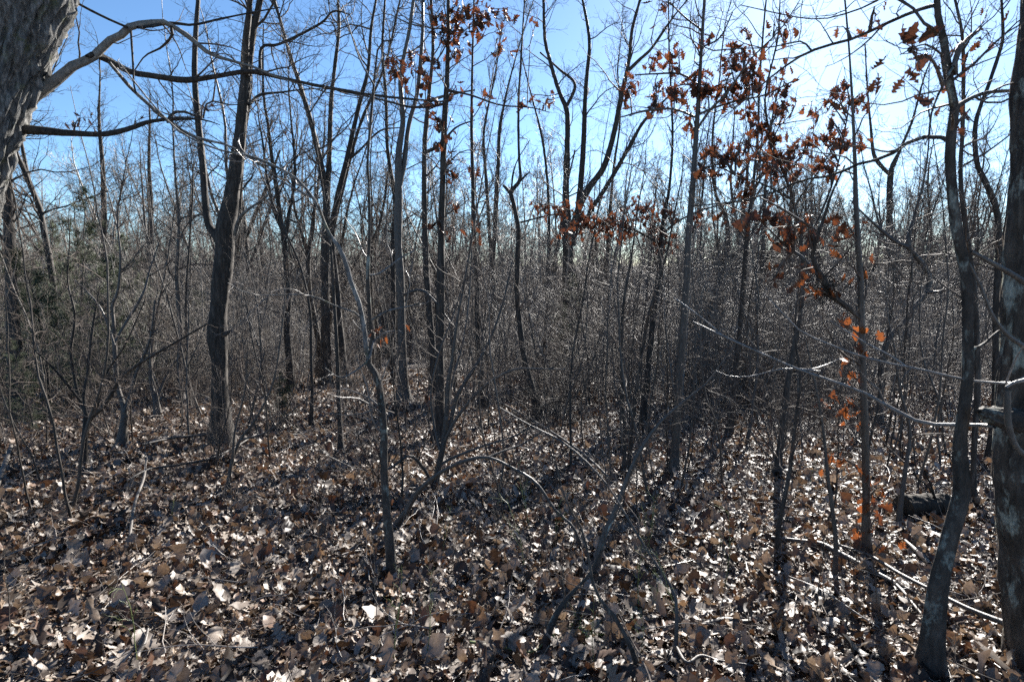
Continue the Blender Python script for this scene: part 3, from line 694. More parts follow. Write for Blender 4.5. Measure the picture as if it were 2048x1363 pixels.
h.stem([(1258, 140, 9), (1278, 120, 8), (1302, 98, 7), (1330, 58, 6), (1350, 30, 4), (1375, 0, 4)], part='limb', sides=9, dy=-0.3, y0=-0.4)
h.stem([(1130, 220, 8), (1150, 170, 8), (1120, 140, 6), (1080, 105, 4)], part='branch', sides=7, dy=0.4)
for (P, R) in h.stems[:5]: h.twigs(P, R, 2.8, 0.35, 1, 2.3, sub=(7, 4), minr=0.004)
h.done()
h = Hero('maple_tree', 'thin twin stemmed tree left of the broad four limbed trunk', base=(1094, 725))
h.stem([(1094, 725, 13), (1094, 640, 12), (1095, 560, 11), (1098, 480, 9), (1096, 380, 7), (1085, 280, 6), (1060, 180, 4), (1045, 120, 3)], sides=10, ground=True, ext=2)
h.stem([(1095, 590, 8), (1105, 540, 8), (1118, 480, 7), (1128, 400, 5), (1150, 300, 4)], part='stem', sides=9, dy=0.4)
for (P, R) in h.stems: h.twigs(P, R, 2.5, 0.35, 1, 2.0, sub=(6, 4), minr=0.004)
h.done()
h = Hero('maple_tree', 'thin straight dark trunk right of the broad four limbed trunk', base=(1211, 745))
h.stem([(1210, 748, 13), (1212, 640, 12), (1214, 543, 11), (1217, 470, 10), (1222, 400, 8), (1228, 330, 6), (1240, 240, 5), (1235, 140, 4)], sides=10, ground=True, ext=3)
h.twigs(*h.stems[0], 3, 0.3, 1, 1.9, sub=(6, 4), minr=0.0036)
h.done()

# --- 1320 leaning
h = Hero('oak_sapling', 'thin leaning oak with a dense row of red leaves across the middle', 'tree', base=(1285, 850))
h.stem([(1285, 852, 15), (1291, 790, 13), (1300, 700, 13), (1308, 620, 13), (1317, 555, 12), (1321, 500, 11), (1326, 440, 9), (1338, 380, 7), (1345, 280, 6), (1342, 180, 5), (1338, 90, 4), (1337, 0, 3)], sides=12, ground=True, ext=2)
h.stem([(1321, 490, 6), (1290, 470, 6), (1240, 450, 5), (1180, 435, 4), (1120, 415, 3), (1075, 408, 2)], part='branch', sides=7, dy=-0.5)
h.stem([(1323, 470, 6), (1360, 440, 5), (1420, 415, 4), (1500, 400, 3)], part='branch', sides=7, dy=0.3)
h.twigs(*h.stems[0], 4, 0.4, 1, 1.1, sub=(6, 4), minr=0.0018)
h.leafy([(1085, 412, 22, 12, 12, -0.5), (1120, 420, 24, 16, 22, -0.45), (1160, 440, 26, 20, 30, -0.4), (1205, 450, 28, 22, 34, -0.3), (1250, 440, 28, 25, 34, -0.2), (1285, 415, 26, 20, 28, -0.1),
         (1310, 450, 28, 26, 32, 0.0), (1330, 480, 24, 22, 22, 0.1), (1350, 420, 24, 18, 18, 0.1), (1180, 405, 20, 8, 8, -0.3), (1395, 430, 18, 12, 10, 0.3), (1330, 410, 20, 10, 10, 0), (1130, 470, 14, 12, 6, -.4), (1240, 480, 18, 8, 8, -.2)], 'rust', 0.115, 0.6, mul=2.3)
h.done()

# --- 1380 main leafy oak
h = Hero('oak_tree', 'slim straight grey oak trunk whose high twigs hold most of the red leaves', base=(1346, 950), m=M_GREY)
h.stem([(1346, 952, 21), (1350, 900, 18), (1353, 850, 18), (1357, 780, 17), (1363, 700, 17), (1369, 612, 17), (1374, 550, 16), (1377, 470, 15), (1385, 380, 14), (1391, 290, 12), (1397, 200, 11), (1401, 130, 9), (1406, 50, 8), (1409, 0, 7)], sides=18, amp=0.08, ground=True, ext=2.5)
B = [[(1392, 262, 6), (1420, 220, 6), (1455, 185, 5), (1500, 120, 4), (1560, 60, 3), (1600, 0, 2)], [(1395, 230, 6), (1430, 215, 5), (1480, 200, 5), (1530, 190, 4), (1590, 160, 3)],
     [(1397, 170, 5), (1360, 148, 5), (1310, 148, 4), (1270, 150, 3)], [(1403, 60, 5), (1370, 35, 4), (1340, 5, 3)], [(1393, 235, 6), (1345, 218, 5), (1290, 222, 5), (1240, 235, 3)], [(1402, 95, 5), (1440, 75, 4), (1465, 25, 3)],
     [(1386, 350, 5), (1430, 330, 4), (1500, 320, 4), (1560, 330, 3)]]
for i, b in enumerate(B): h.stem(b, part='branch', sides=7, dy=[-0.6, 0.2, 0.3, -0.3, -0.3, 0.4, 0.2][i], amp=0.06)
h.twigs(*h.stems[0], 4, 0.45, 1, 0.9, sub=(5, 4), minr=0.0014)
for (P, R) in h.stems[1:]: h.twigs(P, R, 5, 0.2, 1, 0.5, sub=(3, 3), minr=0.0012)
h.leafy([(1480, 95, 26, 22, 16, 0.0), (1500, 130, 28, 22, 16, 0.1), (1450, 115, 22, 18, 10, 0.0), (1455, 150, 28, 20, 18, 0.1), (1490, 165, 26, 18, 16, 0.1), (1535, 165, 22, 14, 9, 0.2), (1560, 185, 16, 20, 10, 0.3),
         (1415, 165, 20, 22, 14, -0.1), (1380, 165, 22, 18, 16, 0.0), (1350, 170, 22, 18, 18, 0.1), (1310, 165, 20, 14, 9, 0.1), (1258, 165, 14, 30, 16, 0.2), (1310, 200, 18, 16, 10, 0.0), (1340, 105, 12, 18, 6, 0.1), (1355, 95, 10, 14, 4, 0.1), (1305, 115, 10, 18, 6, 0.2),
         (1422, 70, 10, 16, 6, 0.1), (1460, 185, 22, 14, 10, 0.1), (1555, 55, 22, 14, 6, -0.4), (1550, 35, 8, 8, 2, -0.4), (1515, 215, 22, 12, 9, 0.1), (1490, 50, 8, 10, 3, 0.2), (1380, 215, 10, 10, 4, 0), (1430, 275, 16, 8, 5, 0.1), (1315, 15, 14, 14, 3, 0.1),
         (1400, 130, 10, 14, 5, 0), (1570, 160, 10, 16, 5, 0.2), (1380, 240, 12, 12, 4, 0), (1500, 105, 12, 10, 5, 0)], 'rust', 0.11, 0.6, mul=1.6)
h.done()

# --- second leafy oak 1500-1730
h = Hero('oak_sapling', 'slender oak with a loose cloud of rusty leaves right of the straight grey oak', 'tree', base=(1556, 955))
h.stem([(1552, 958, 16), (1560, 900, 14), (1570, 800, 13), (1583, 720, 12), (1598, 640, 11), (1606, 560, 9), (1600, 470, 8), (1580, 380, 7), (1550, 300, 6), (1530, 200, 5), (1555, 80, 4), (1560, 0, 3)], sides=12, ground=True, dy=0.4)
h.stem([(1604, 500, 6), (1640, 430, 5), (1670, 350, 4), (1690, 260, 3), (1700, 190, 2)], part='branch', sides=7, dy=0.4)
h.stem([(1585, 400, 5), (1530, 370, 4), (1470, 350, 3)], part='branch', sides=7, dy=-0.3)
h.twigs(*h.stems[0], 4, 0.3, 1, 0.9, sub=(5, 4), minr=0.0015)
h.leafy([(1560, 210, 20, 12, 9, 0.2), (1510, 250, 22, 12, 10, 0.2), (1545, 258, 16, 12, 10, 0.2), (1480, 270, 14, 12, 7, 0.0), (1520, 300, 20, 12, 11, 0.2), (1470, 300, 18, 10, 9, 0.0), (1560, 300, 18, 14, 9, 0.2), (1600, 290, 20, 14, 11, 0.3), (1620, 260, 14, 10, 6, 0.3), (1650, 270, 16, 10, 7, 0.3),
         (1680, 275, 20, 14, 11, 0.4), (1720, 270, 14, 14, 7, 0.4), (1640, 195, 12, 14, 8, 0.3), (1665, 190, 18, 12, 9, 0.4), (1700, 205, 18, 18, 11, 0.4), (1728, 185, 8, 8, 4, 0.4), (1650, 230, 8, 10, 4, 0.3), (1668, 245, 8, 8, 4, 0.3), (1692, 155, 8, 8, 3, 0.4), (1575, 325, 18, 12, 9, 0.2), (1610, 325, 20, 12, 10, 0.3),
         (1645, 315, 20, 14, 11, 0.3), (1540, 330, 14, 10, 6, 0.2), (1410, 305, 14, 10, 6, -0.2), (1408, 335, 12, 10, 5, -0.2), (1440, 320, 12, 12, 5, -0.1), (1660, 330, 10, 12, 5, 0.3), (1480, 350, 14, 14, 6, 0), (1490, 385, 20, 12, 9, 0), (1465, 430, 14, 12, 6, 0), (1430, 300, 10, 8, 4, -0.1), (1560, 380, 10, 10, 4, 0)], 'rust', 0.115, 0.6, mul=1.6)
h.done()

# --- close oak with orange leaves 1725
h = Hero('oak_sapling', 'straight thin foreground oak with big orange leaves hanging down its trunk', 'tree', base=(1731, 1115), m=M_GREY)
h.stem([(1731, 1118, 22), (1732, 1040, 18), (1732, 960, 17), (1730, 880, 16), (1727, 800, 16), (1725, 720, 15), (1723, 640, 15), (1721, 560, 14), (1715, 470, 13), (1711, 380, 11), (1709, 300, 9), (1706, 230, 7), (1700, 120, 5), (1690, 0, 4)], sides=16, amp=0.08, ground=True, ext=1)
h.stem([(1724, 640, 9), (1690, 610, 12), (1655, 585, 14), (1650, 565, 13), (1640, 545, 10), (1625, 520, 10), (1632, 480, 9), (1650, 430, 8), (1662, 390, 6), (1690, 330, 4)], part='branch', sides=9, dy=-0.1, m=M_DARK)
h.stem([(1632, 460, 7), (1600, 440, 6), (1560, 415, 5), (1520, 395, 3)], part='branch', sides=7, dy=-0.2)
h.stem([(1655, 580, 6), (1610, 520, 8), (1570, 490, 6), (1530, 450, 4)], part='branch', sides=7, dy=0.3)
h.twigs(*h.stems[0], 4, 0.3, 1, 0.6, sub=(4, 3), minr=0.0011)
for (P, R) in h.stems[1:]: h.twigs(P, R, 6, 0.2, 1, 0.45, sub=(4, 3), minr=0.0011)
h.leafy([(1560, 425, 20, 16, 9, 0.2), (1590, 445, 20, 14, 9, 0.1), (1620, 440, 18, 16, 9, 0.0), (1575, 470, 20, 14, 9, 0.1), (1525, 410, 14, 14, 7, 0.2), (1500, 430, 12, 10, 4, 0.2), (1690, 445, 14, 16, 5, 0.0), (1705, 430, 8, 12, 3, 0)], 'rust', 0.095, 0.4)
h.leafy([(1656, 465, 16, 22, 8, -0.1), (1640, 575, 14, 10, 6, -0.1), (1668, 575, 12, 10, 6, 0.0), (1612, 560, 6, 16, 4, 0), (1685, 700, 8, 16, 5, 0), (1690, 735, 8, 10, 4, 0), (1678, 785, 20, 10, 9, 0), (1592, 600, 8, 12, 3, 0), (1740, 650, 8, 6, 2, 0), (1705, 835, 10, 14, 4, 0), (1715, 820, 6, 6, 2, 0), (1665, 910, 24, 9, 8, 0), (1688, 915, 8, 8, 3, 0),
         (1760, 972, 20, 9, 9, -0.1), (1750, 1010, 14, 14, 7, -0.1), (1752, 1035, 10, 8, 3, 0), (1792, 1080, 12, 10, 4, -0.2), (1730, 533, 10, 8, 3, 0), (1670, 640, 8, 10, 3, 0), (1605, 530, 10, 8, 3, 0), (1560, 540, 16, 8, 4, 0.2), (1540, 565, 12, 6, 3, 0.2), (1690, 615, 6, 6, 2, 0)], 'orange', 0.085, 0.4, mul=1.0)
# tangled ball of dead leaves in the fork
nest = MB()
c0 = at(1655, 580, h.Y - 0.05)
st = c0 + rng.normal(0, 0.035, (90, 3)); nest.tubes(grow(st, rng.normal(size=(90, 3)), np.full(90, 0.12), 5, 0.5, 0) - h.off, np.full((90, 5), 0.002), 3)
nest.obj('leaf_tangle', M_ROT, h.root, kind='stuff')
h.done()

# --- other poles to the right
def pole(name, label, base, pts, m=M_DARK, ext=3, per=3, bl=1.4, sub=(6, 4), minr=0.002, t0=0.3, extra=(), cat='tree', dy=0.2, leaves=None, sides=12):
    h = Hero(name, label, cat, base=base, m=m)
    h.stem(pts, sides=sides, ground=True, ext=ext, dy=dy)
    for e in extra: h.stem(e, part='limb', sides=9, dy=float(rng.normal(0, 0.5)))
    for (P, R) in h.stems: h.twigs(P, R, per, t0, 1, bl, sub=sub, minr=minr)
    if leaves: h.leafy(leaves, 'rust', 0.12, 0.5)
    return h.done()
pole('oak_tree', 'dark tree leaning right with a forked top behind the leafy oaks', (1385, 800),
     [(1385, 800, 16), (1400, 690, 15), (1425, 600, 14), (1446, 530, 14), (1456, 475, 12), (1450, 430, 10), (1432, 390, 8), (1425, 330, 7), (1427, 250, 5), (1440, 150, 4)], extra=[[(1450, 520, 11), (1466, 510, 11), (1490, 490, 9), (1515, 440, 7), (1535, 380, 5)]])
pole('oak_tree', 'thin dark upright trunk crossing the leaning forked tree', (1458, 872), [(1458, 874, 15), (1463, 820, 13), (1471, 740, 12), (1482, 633, 11), (1490, 526, 11), (1496, 450, 10), (1505, 380, 8), (1515, 280, 6), (1520, 150, 5), (1530, 20, 4)])
pole('maple_tree', 'thin pole right of centre, partly hidden by the long pale twigs', (1500, 795), [(1500, 797, 12), (1505, 740, 11), (1513, 681, 11), (1520, 578, 10), (1526, 480, 9), (1530, 380, 7), (1540, 280, 5)], minr=0.0034)
pole('maple_tree', 'thin tree with a vee fork high against the pale sky at right', (1778, 730),
     [(1780, 730, 20), (1779, 640, 19), (1779, 560, 18), (1780, 500, 17), (1779, 420, 14), (1782, 345, 13), (1800, 300, 8), (1825, 240, 6), (1850, 150, 4), (1880, 80, 3)], extra=[[(1782, 350, 10), (1765, 335, 9), (1748, 310, 8), (1742, 260, 6), (1735, 180, 4), (1730, 90, 3)]], minr=0.004, bl=2.2)
pole('maple_tree', 'crooked elbow shaped dark stem left of the lichen spotted tree', (1758, 850),
     [(1758, 852, 14), (1760, 790, 13), (1764, 715, 12), (1782, 672, 12), (1806, 647, 12), (1831, 612, 12), (1855, 583, 12), (1857, 550, 12), (1840, 522, 12), (1816, 492, 11), (1820, 465, 8), (1832, 420, 6), (1850, 350, 4), (1860, 260, 3)],
     extra=[[(1816, 494, 9), (1790, 482, 8), (1765, 462, 7), (1740, 440, 5), (1700, 400, 3)], [(1857, 585, 7), (1890, 580, 5), (1930, 560, 4)]], m=M_GREY)
pole('hickory_tree', 'dark trunk among saplings right of the fan shaped shrub, lower right centre', (1258, 950), [(1246, 960, 9), (1250, 880, 9), (1246, 800, 8), (1243, 700, 8), (1248, 600, 7), (1262, 520, 5), (1275, 420, 4)], bl=0.8, ext=1, per=4, minr=.0016)
pole('maple_sapling', 'leaning thin sapling in a group of three right of centre', (1262, 945), [(1255, 948, 10), (1262, 880, 11), (1270, 800, 10), (1285, 700, 9), (1300, 620, 7), (1330, 520, 5), (1350, 420, 4)], bl=0.8, ext=1, per=4, cat='sapling', minr=.0016)
pole('maple_sapling', 'sapling bending up to the right from beside the low arching stem', (1192, 1165), [(1190, 1168, 18), (1196, 1110, 15), (1212, 1060, 14), (1232, 1018, 13), (1255, 955, 11), (1275, 910, 9), (1315, 850, 8), (1370, 800, 6), (1410, 770, 4)], bl=0.5, ext=0.5, per=5, cat='sapling', m=M_GREY, minr=.0012)
pole('sapling', 'short dark leaning stem at the bottom centre by the grass tuft', (1087, 1305), [(1086, 1306, 17), (1095, 1270, 15), (1108, 1236, 14), (1122, 1210, 13), (1140, 1188, 10), (1165, 1165, 8), (1190, 1130, 6), (1220, 1050, 4)], bl=0.35, ext=0.3, per=5, cat='sapling', m=M_LICH, minr=.001)
pole('sapling', 'long dark stem leaning from the bottom edge up toward the arch tip', (1283, 1362), [(1288, 1380, 13), (1270, 1310, 12), (1249, 1268, 11), (1225, 1223, 10), (1192, 1190, 9), (1178, 1120, 7), (1165, 1060, 6), (1135, 1010, 5), (1120, 960, 3)], bl=0.3, ext=0.2, per=5, cat='sapling', m=M_LICH, minr=.001)
pole('sapling', 'bare crooked stem at the bottom right of centre holding thin forks', (1345, 1330), [(1346, 1360, 9), (1352, 1280, 9), (1352, 1200, 8), (1335, 1160, 7), (1300, 1110, 6), (1270, 1060, 6), (1240, 1010, 5), (1215, 970, 5), (1170, 920, 5), (1120, 880, 5), (1060, 850, 4), (1000, 815, 3)], bl=0.35, ext=0, per=5, cat='sapling', m=M_GREY, minr=.001, dy=0.7)
pole('sapling', 'thin upright stem between the orange leaved oak and the striped leaning trunk', (1650, 1160), [(1668, 1170, 10), (1672, 1090, 10), (1664, 1010, 9), (1655, 950, 8), (1650, 890, 7), (1640, 820, 6), (1625, 740, 4)], bl=0.5, ext=0.3, per=6, cat='sapling', m=M_GREY, minr=.0011)
pole('sapling', 'dark sapling in the leaf litter left of the orange leaved oak', (1560, 1120), [(1556, 1122, 12), (1556, 1060, 11), (1566, 1010, 10), (1580, 940, 9), (1590, 850, 8), (1600, 760, 6), (1590, 680, 5)], bl=0.5, ext=0.5, per=6, cat='sapling', m=M_DARK, minr=.0012)
pole('sapling', 'slim stem standing before the dark hollow log', (1795, 1060), [(1796, 1062, 11), (1802, 1000, 10), (1812, 930, 9), (1820, 860, 7), (1800, 780, 6), (1790, 700, 4)], bl=0.5, ext=0.5, per=6, cat='sapling', m=M_GREY, minr=.0012)

# --- left side trees
pole('hickory_tree', 'rough dark trunk at the left edge among green cedars', (32, 835), [(34, 838, 34), (30, 740, 28), (26, 650, 25), (22, 560, 23), (18, 440, 21), (14, 330, 18), (8, 200, 14), (-5, 60, 11)], bl=1.8, per=4, sides=20)
pole('dogwood_tree', 'small pale forked tree on the leaf litter at the left', (243, 892), [(243, 893, 19), (246, 855, 16), (249, 822, 15), (240, 790, 11), (234, 765, 11), (231, 720, 10), (229, 681, 10), (227, 640, 8), (225, 610, 8), (237, 578, 7), (241, 509, 5), (235, 430, 4), (250, 340, 3)],
     extra=[[(249, 824, 10), (262, 785, 9), (275, 740, 8), (300, 680, 6), (310, 600, 4)], [(231, 682, 7), (255, 640, 7), (286, 588, 6), (300, 540, 4), (320, 480, 3)], [(229, 690, 6), (210, 635, 5), (190, 600, 4), (150, 560, 3)]], m=M_GREY, bl=0.9, per=6, cat='tree', minr=.0016, t0=0.35, ext=1)
pole('dogwood_tree', 'wide low spreading bare shrub tree in front of the small forked tree', (168, 935), [(169, 938, 14), (168, 900, 13), (170, 860, 12), (172, 825, 10), (158, 795, 8), (148, 750, 7), (142, 700, 6), (150, 630, 5), (135, 560, 4), (140, 480, 3)],
     extra=[[(170, 870, 11), (182, 835, 10), (205, 815, 10), (228, 780, 9), (245, 752, 8), (293, 718, 7), (345, 688, 6), (414, 647, 4)], [(172, 830, 8), (168, 790, 7), (176, 740, 6), (185, 660, 5), (200, 570, 3)], [(175, 850, 8), (195, 810, 6), (210, 750, 5), (250, 690, 4), (290, 600, 3)], [(160, 800, 6), (110, 740, 5), (60, 690, 3)]], m=M_DARK, bl=0.7, per=6, minr=.0014, t0=0.3, ext=0.5)
pole('maple_tree', 'thin pale wavy trunk left of the forked dark trunk', (366, 810), [(367, 812, 15), (361, 770, 12), (359, 716, 12), (361, 660, 11), (357, 610, 10), (354, 545, 9), (358, 450, 7), (350, 340, 5), (345, 240, 4)], m=M_GREY, per=5, minr=.0022)
pole('maple_tree', 'short vee forked trunk between the wavy trunk and the small forked tree', (316, 835), [(316, 837, 14), (312, 805, 12), (303, 770, 9), (302, 720, 8), (310, 640, 6), (330, 550, 4), (345, 450, 3)], extra=[[(312, 805, 8), (325, 770, 7), (345, 730, 5), (380, 690, 4)]], m=M_GREY, per=6, bl=0.8, minr=.002, ext=1)
pole('maple_sapling', 'thin dark pole just right of the pale wavy trunk', (379, 818), [(379, 820, 9), (377, 770, 8), (375, 700, 7), (372, 600, 6), (378, 500, 5), (385, 400, 4)], per=4, bl=0.8, minr=.002, ext=1.5, cat='sapling')
pole('maple_tree', 'bare pole with fine twigs far left against blue sky', (205, 735), [(205, 738, 18), (207, 640, 16), (208, 520, 14), (208, 420, 12), (205, 330, 10), (198, 240, 7), (200, 160, 4)], per=5, bl=2.2, minr=.003)
pole('maple_tree', 'second bare pole with fine twigs near the left sky', (300, 720), [(300, 722, 16), (301, 620, 14), (300, 520, 13), (302, 420, 11), (298, 330, 8), (300, 240, 5)], per=5, bl=2.2, minr=.003)
pole('oak_tree', 'thick grey trunk standing far back right of the forked dark trunk', (497, 735), [(497, 738, 24), (495, 640, 22), (492, 540, 20), (488, 460, 17), (480, 380, 12), (486, 300, 9), (500, 200, 6)], per=4, bl=2.5, minr=.0032, extra=[[(490, 480, 10), (510, 430, 9), (535, 370, 7), (560, 300, 5)]])
pole('maple_sapling', 'thin tree trunk standing just left of the crooked sapling', (682, 905), [(682, 908, 12), (680, 850, 11), (677, 780, 10), (673, 680, 9), (668, 600, 8), (664, 520, 7), (655, 440, 5), (640, 340, 4)], per=4, bl=0.9, minr=.0016, ext=1.5, cat='sapling')
pole('maple_sapling', 'thin pole between the forked dark trunk and the crooked sapling', (622, 850), [(622, 852, 9), (624, 790, 8), (622, 700, 7), (620, 620, 6), (600, 530, 5), (560, 440, 4), (520, 340, 3)], per=4, bl=0.9, minr=.0018, ext=1, cat='sapling')
pole('shrub', 'leaning many branched shrub at the foot of the forked dark trunk', (455, 990), [(453, 992, 8), (462, 930, 8), (480, 880, 7), (510, 840, 6), (545, 770, 5), (560, 690, 4), (570, 600, 3)], extra=[[(465, 925, 6), (470, 860, 5), (490, 780, 4), (495, 700, 3)], [(480, 880, 5), (540, 860, 4), (610, 800, 3), (680, 760, 2)]], per=8, bl=0.45, minr=.0013, ext=0.2, cat='shrub', m=M_GREY)

# --- lichen spotted crooked trunk, lower right
h = Hero('hornbeam_tree', 'crooked lichen spotted trunk curving up beside the right hand edge tree', base=(1862, 1362), m=M_LICH)
h.stem([(1858, 1385, 46), (1862, 1307, 42), (1868, 1240, 40), (1877, 1165, 38), (1890, 1110, 34), (1906, 1050, 34), (1921, 1000, 34), (1926, 965, 34), (1920, 925, 30), (1920, 880, 27), (1928, 820, 25), (1936, 740, 25), (1935, 650, 23), (1933, 565, 23), (1925, 510, 23), (1913, 465, 23), (1907, 414, 22), (1902, 352, 21), (1900, 300, 22), (1905, 250, 20), (1911, 212, 20), (1903, 180, 17), (1896, 132, 17), (1888, 82, 17), (1878, 45, 15), (1873, 0, 14)], sides=32, amp=0.10, ground=True, ext=3, knot=0.15)
h.stem([(1902, 282, 14), (1885, 275, 10), (1855, 273, 10), (1825, 279, 9), (1795, 300, 9), (1763, 317, 8), (1727, 324, 7), (1690, 340, 7), (1658, 352, 6), (1603, 360, 5), (1555, 382, 5), (1486, 400, 4), (1430, 408, 3), (1382, 412, 3)], part='branch', sides=10, dy=0.8)
h.stem([(1874, 10, 10), (1855, 14, 9), (1821, 26, 8), (1777, 45, 8), (1710, 76, 7), (1648, 93, 7), (1600, 113, 6), (1541, 155, 4), (1490, 200, 3), (1440, 240, 2)], part='branch', sides=10, dy=0.9)
h.stem([(1624, 103, 5), (1608, 85, 4), (1590, 84, 4), (1540, 95, 3), (1470, 97, 3), (1420, 100, 3), (1360, 65, 2)], part='branch', sides=7, dy=0.5, y0=0.75)
h.stem([(1757, 0, 5), (1720, 18, 4), (1675, 32, 4), (1640, 38, 3), (1590, 34, 3), (1480, 10, 2)], part='branch', sides=7, dy=0.2, y0=0.3)
h.stem([(1912, 215, 13), (1935, 200, 10), (1962, 188, 9), (1990, 183, 8), (2030, 180, 7), (2100, 165, 5)], part='branch', sides=9, dy=0.3)
h.stem([(1908, 220, 8), (1888, 150, 7), (1884, 110, 6), (1855, 90, 5), (1835, 92, 4), (1800, 110, 3)], part='branch', sides=7, dy=-0.3)
h.stem([(1911, 150, 4), (1905, 135, 6), (1886, 170, 6), (1872, 200, 5), (1862, 230, 5), (1858, 270, 4), (1850, 290, 3)], part='branch', sides=7, dy=-0.2)
h.stem([(1934, 700, 9), (1965, 690, 7), (2000, 660, 5), (2060, 640, 4)], part='branch', sides=7, dy=0.2)
for (P, R) in h.stems[1:]: h.twigs(P, R, 5, 0.1, 1, 0.55, sub=(4, 3), minr=0.0012)
h.twigs(*h.stems[0], 4.5, 0.3, 1, 0.7, sub=(5, 4), minr=0.0012)
h.leafy([(1838, 105, 16, 14, 9, -0.2), (1852, 115, 10, 18, 4, -0.2), (1830, 118, 8, 10, 3, -0.2)], 'dark', 0.07, 0.3)
h.leafy([(1930, 75, 16, 8, 5, 0.2), (1912, 102, 10, 8, 3, 0), (1905, 225, 10, 10, 3, -0.1), (1938, 218, 8, 6, 2, 0), (1950, 50, 8, 12, 3, 0.2), (1745, 15, 6, 18, 3, 0.2), (1690, 60, 8, 6, 2, 0.5)], 'rust', 0.05, 0.3)
h.done()
pole('hornbeam_tree', 'thin dark stem running up close behind the lichen spotted trunk', (1945, 1010), [(1946, 1012, 12), (1948, 900, 11), (1955, 760, 11), (1950, 600, 11), (1935, 480, 10), (1924, 400, 10), (1921, 323, 9), (1925, 264, 9), (1927, 132, 8), (1923, 60, 7), (1910, 0, 6)], per=5, bl=0.8, minr=.0014, ext=2,
     leaves=[(1935, 180, 12, 10, 3, 0), (1915, 80, 12, 8, 3, 0)])
pole('hornbeam_tree', 'wavy dark stem between the lichen spotted trunk and the right edge tree', (1975, 925), [(1978, 928, 16), (1990, 800, 15), (1992, 620, 14), (1998, 470, 13), (1990, 410, 13), (1970, 362, 13), (1954, 325, 11), (1950, 260, 10), (1960, 215, 9), (1978, 168, 8), (1995, 117, 8), (2006, 73, 7), (2003, 0, 6)], per=6, bl=0.9, minr=.0014, ext=2)

# --- big trunk at the right edge
h = Hero('oak_tree', 'massive dark trunk with blue grey lichen filling the right edge', base=(2085, 1300), m=M_LICH)
h.Y -= 0.25; 
h.stem([(2128, 1420, 195), (2124, 1300, 188), (2112, 1130, 184), (2098, 990, 184), (2094, 900, 190), (2088, 780, 172), (2088, 600, 162), (2092, 440, 158), (2098, 300, 154), (2108, 150, 148), (2122, 0, 142), (2130, -100, 136)], sides=110, amp=0.11, ground=True, ext=6, fa=9, fz=11, knot=0.05, flare=0.3, seed=33)
h.stem([(2040, 840, 60), (2010, 838, 56), (1985, 832, 48), (1966, 826, 34), (1958, 822, 16)], part='burl', sides=36, amp=0.22, fa=6, fz=14, dy=-0.05, y0=-0.12)
TW = dict(sides=8, amp=0.06, m=M_TWIGP)
h.stem([(2060, 750, 9), (2030, 765, 8), (2010, 766, 7), (1941, 761, 7), (1848, 740, 6), (1755, 721, 5), (1693, 702, 5), (1640, 680, 4), (1603, 664, 4), (1560, 620, 3), (1527, 585, 2)], part='branch', y0=-0.2, dy=0.5, **TW)
h.stem([(1990, 852, 12), (1965, 850, 9), (1917, 849, 9), (1848, 846, 9), (1796, 823, 9), (1727, 785, 7), (1660, 760, 6), (1589, 735, 6), (1507, 699, 5), (1451, 674, 5), (1386, 643, 3)], part='branch', y0=-0.15, dy=0.6, **TW)
h.stem([(1449, 674, 3), (1410, 640, 3), (1370, 610, 3), (1348, 595, 2)], part='branch', y0=0.43, dy=0.2, **TW)
h.stem([(1640, 742, 4), (1600, 738, 4), (1560, 738, 4), (1500, 752, 3), (1460, 752, 2), (1432, 741, 2)], part='branch', y0=0.25, dy=0.1, **TW)
h.stem([(1600, 737, 4), (1620, 738, 3), (1650, 730, 3), (1685, 714, 2)], part='branch', y0=0.3, dy=0.1, **TW)
h.stem([(1820, 738, 5), (1780, 710, 4), (1740, 690, 4), (1690, 660, 3), (1660, 640, 2)], part='branch', y0=0.05, dy=0.2, **TW)
h.stem([(2062, 572, 16), (2030, 552, 13), (1985, 526, 12), (1942, 503, 9)], part='branch', y0=-0.35, dy=0.0, sides=9, amp=0.06, m=M_GREY)
h.stem([(2062, 700, 12), (2030, 682, 10), (2005, 660, 9), (1982, 625, 7), (1960, 570, 6), (1938, 526, 5)], part='branch', y0=-0.35, dy=0.0, sides=9, amp=0.06, m=M_GREY)
h.stem([(2050, 760, 10), (2028, 765, 7), (2012, 774, 6)], part='branch', y0=-0.35, dy=0.0, **TW)
h.stem([(2012, 766, 5), (2030, 720, 4), (2048, 690, 3)], part='branch', y0=-0.3, dy=-0.1, **TW)
h.stem([(2015, 780, 14), (2016, 840, 14), (2030, 890, 13), (2060, 920, 12)], part='branch', y0=-0.36, dy=0.0, sides=9, amp=0.06, m=M_GREY)
for (P, R) in h.stems[2:7]: h.twigs(P, R, 7, 0.15, 1, 0.3, sub=(3, 2), minr=0.0008)
h.twigs(*h.stems[0], 3, 0.72, 0.98, 1.2, sub=(4, 3), minr=0.0012)
h.done()

# ------------------------------------------------------------------ dead wood on the ground
def stick(label, pts, lift=0.04, m=M_GREY, name='fallen_branch', forks=3, cat='branch', rise=0.0):
    g = [ground_at(px, py) for px, py, w in pts]
    P = np.array(g); R = np.array([0.5 * w / F * np.linalg.norm(p - CAMP) for (a, b, w), p in zip(pts, g)])
    P[:, 2] += lift + R + rise * np.linspace(0, 1, len(P))
    c = catmull(np.column_stack([P, R]), 6); off = c[0, :3].copy()
    root = empty(name, off.tolist(), label, cat, 'fallen branches on the leaf litter')
    x = MB(); bark_tube(x, c[:, :3] - off, c[:, 3], 9, 0.1 * float(np.median(R)), seed=int(rng.integers(999))); x.obj('stem', m, root)
    if forks:
        y = MB(); branch_out(y, (c[:, :3] - off)[None], c[:, 3][None], np.array([forks]), 0.2, 0.95, 0.3, sub=(2, 0), minr=0.0012, trop=0.03, wob=0.2); y.obj('twigs', m, root, kind='stuff')
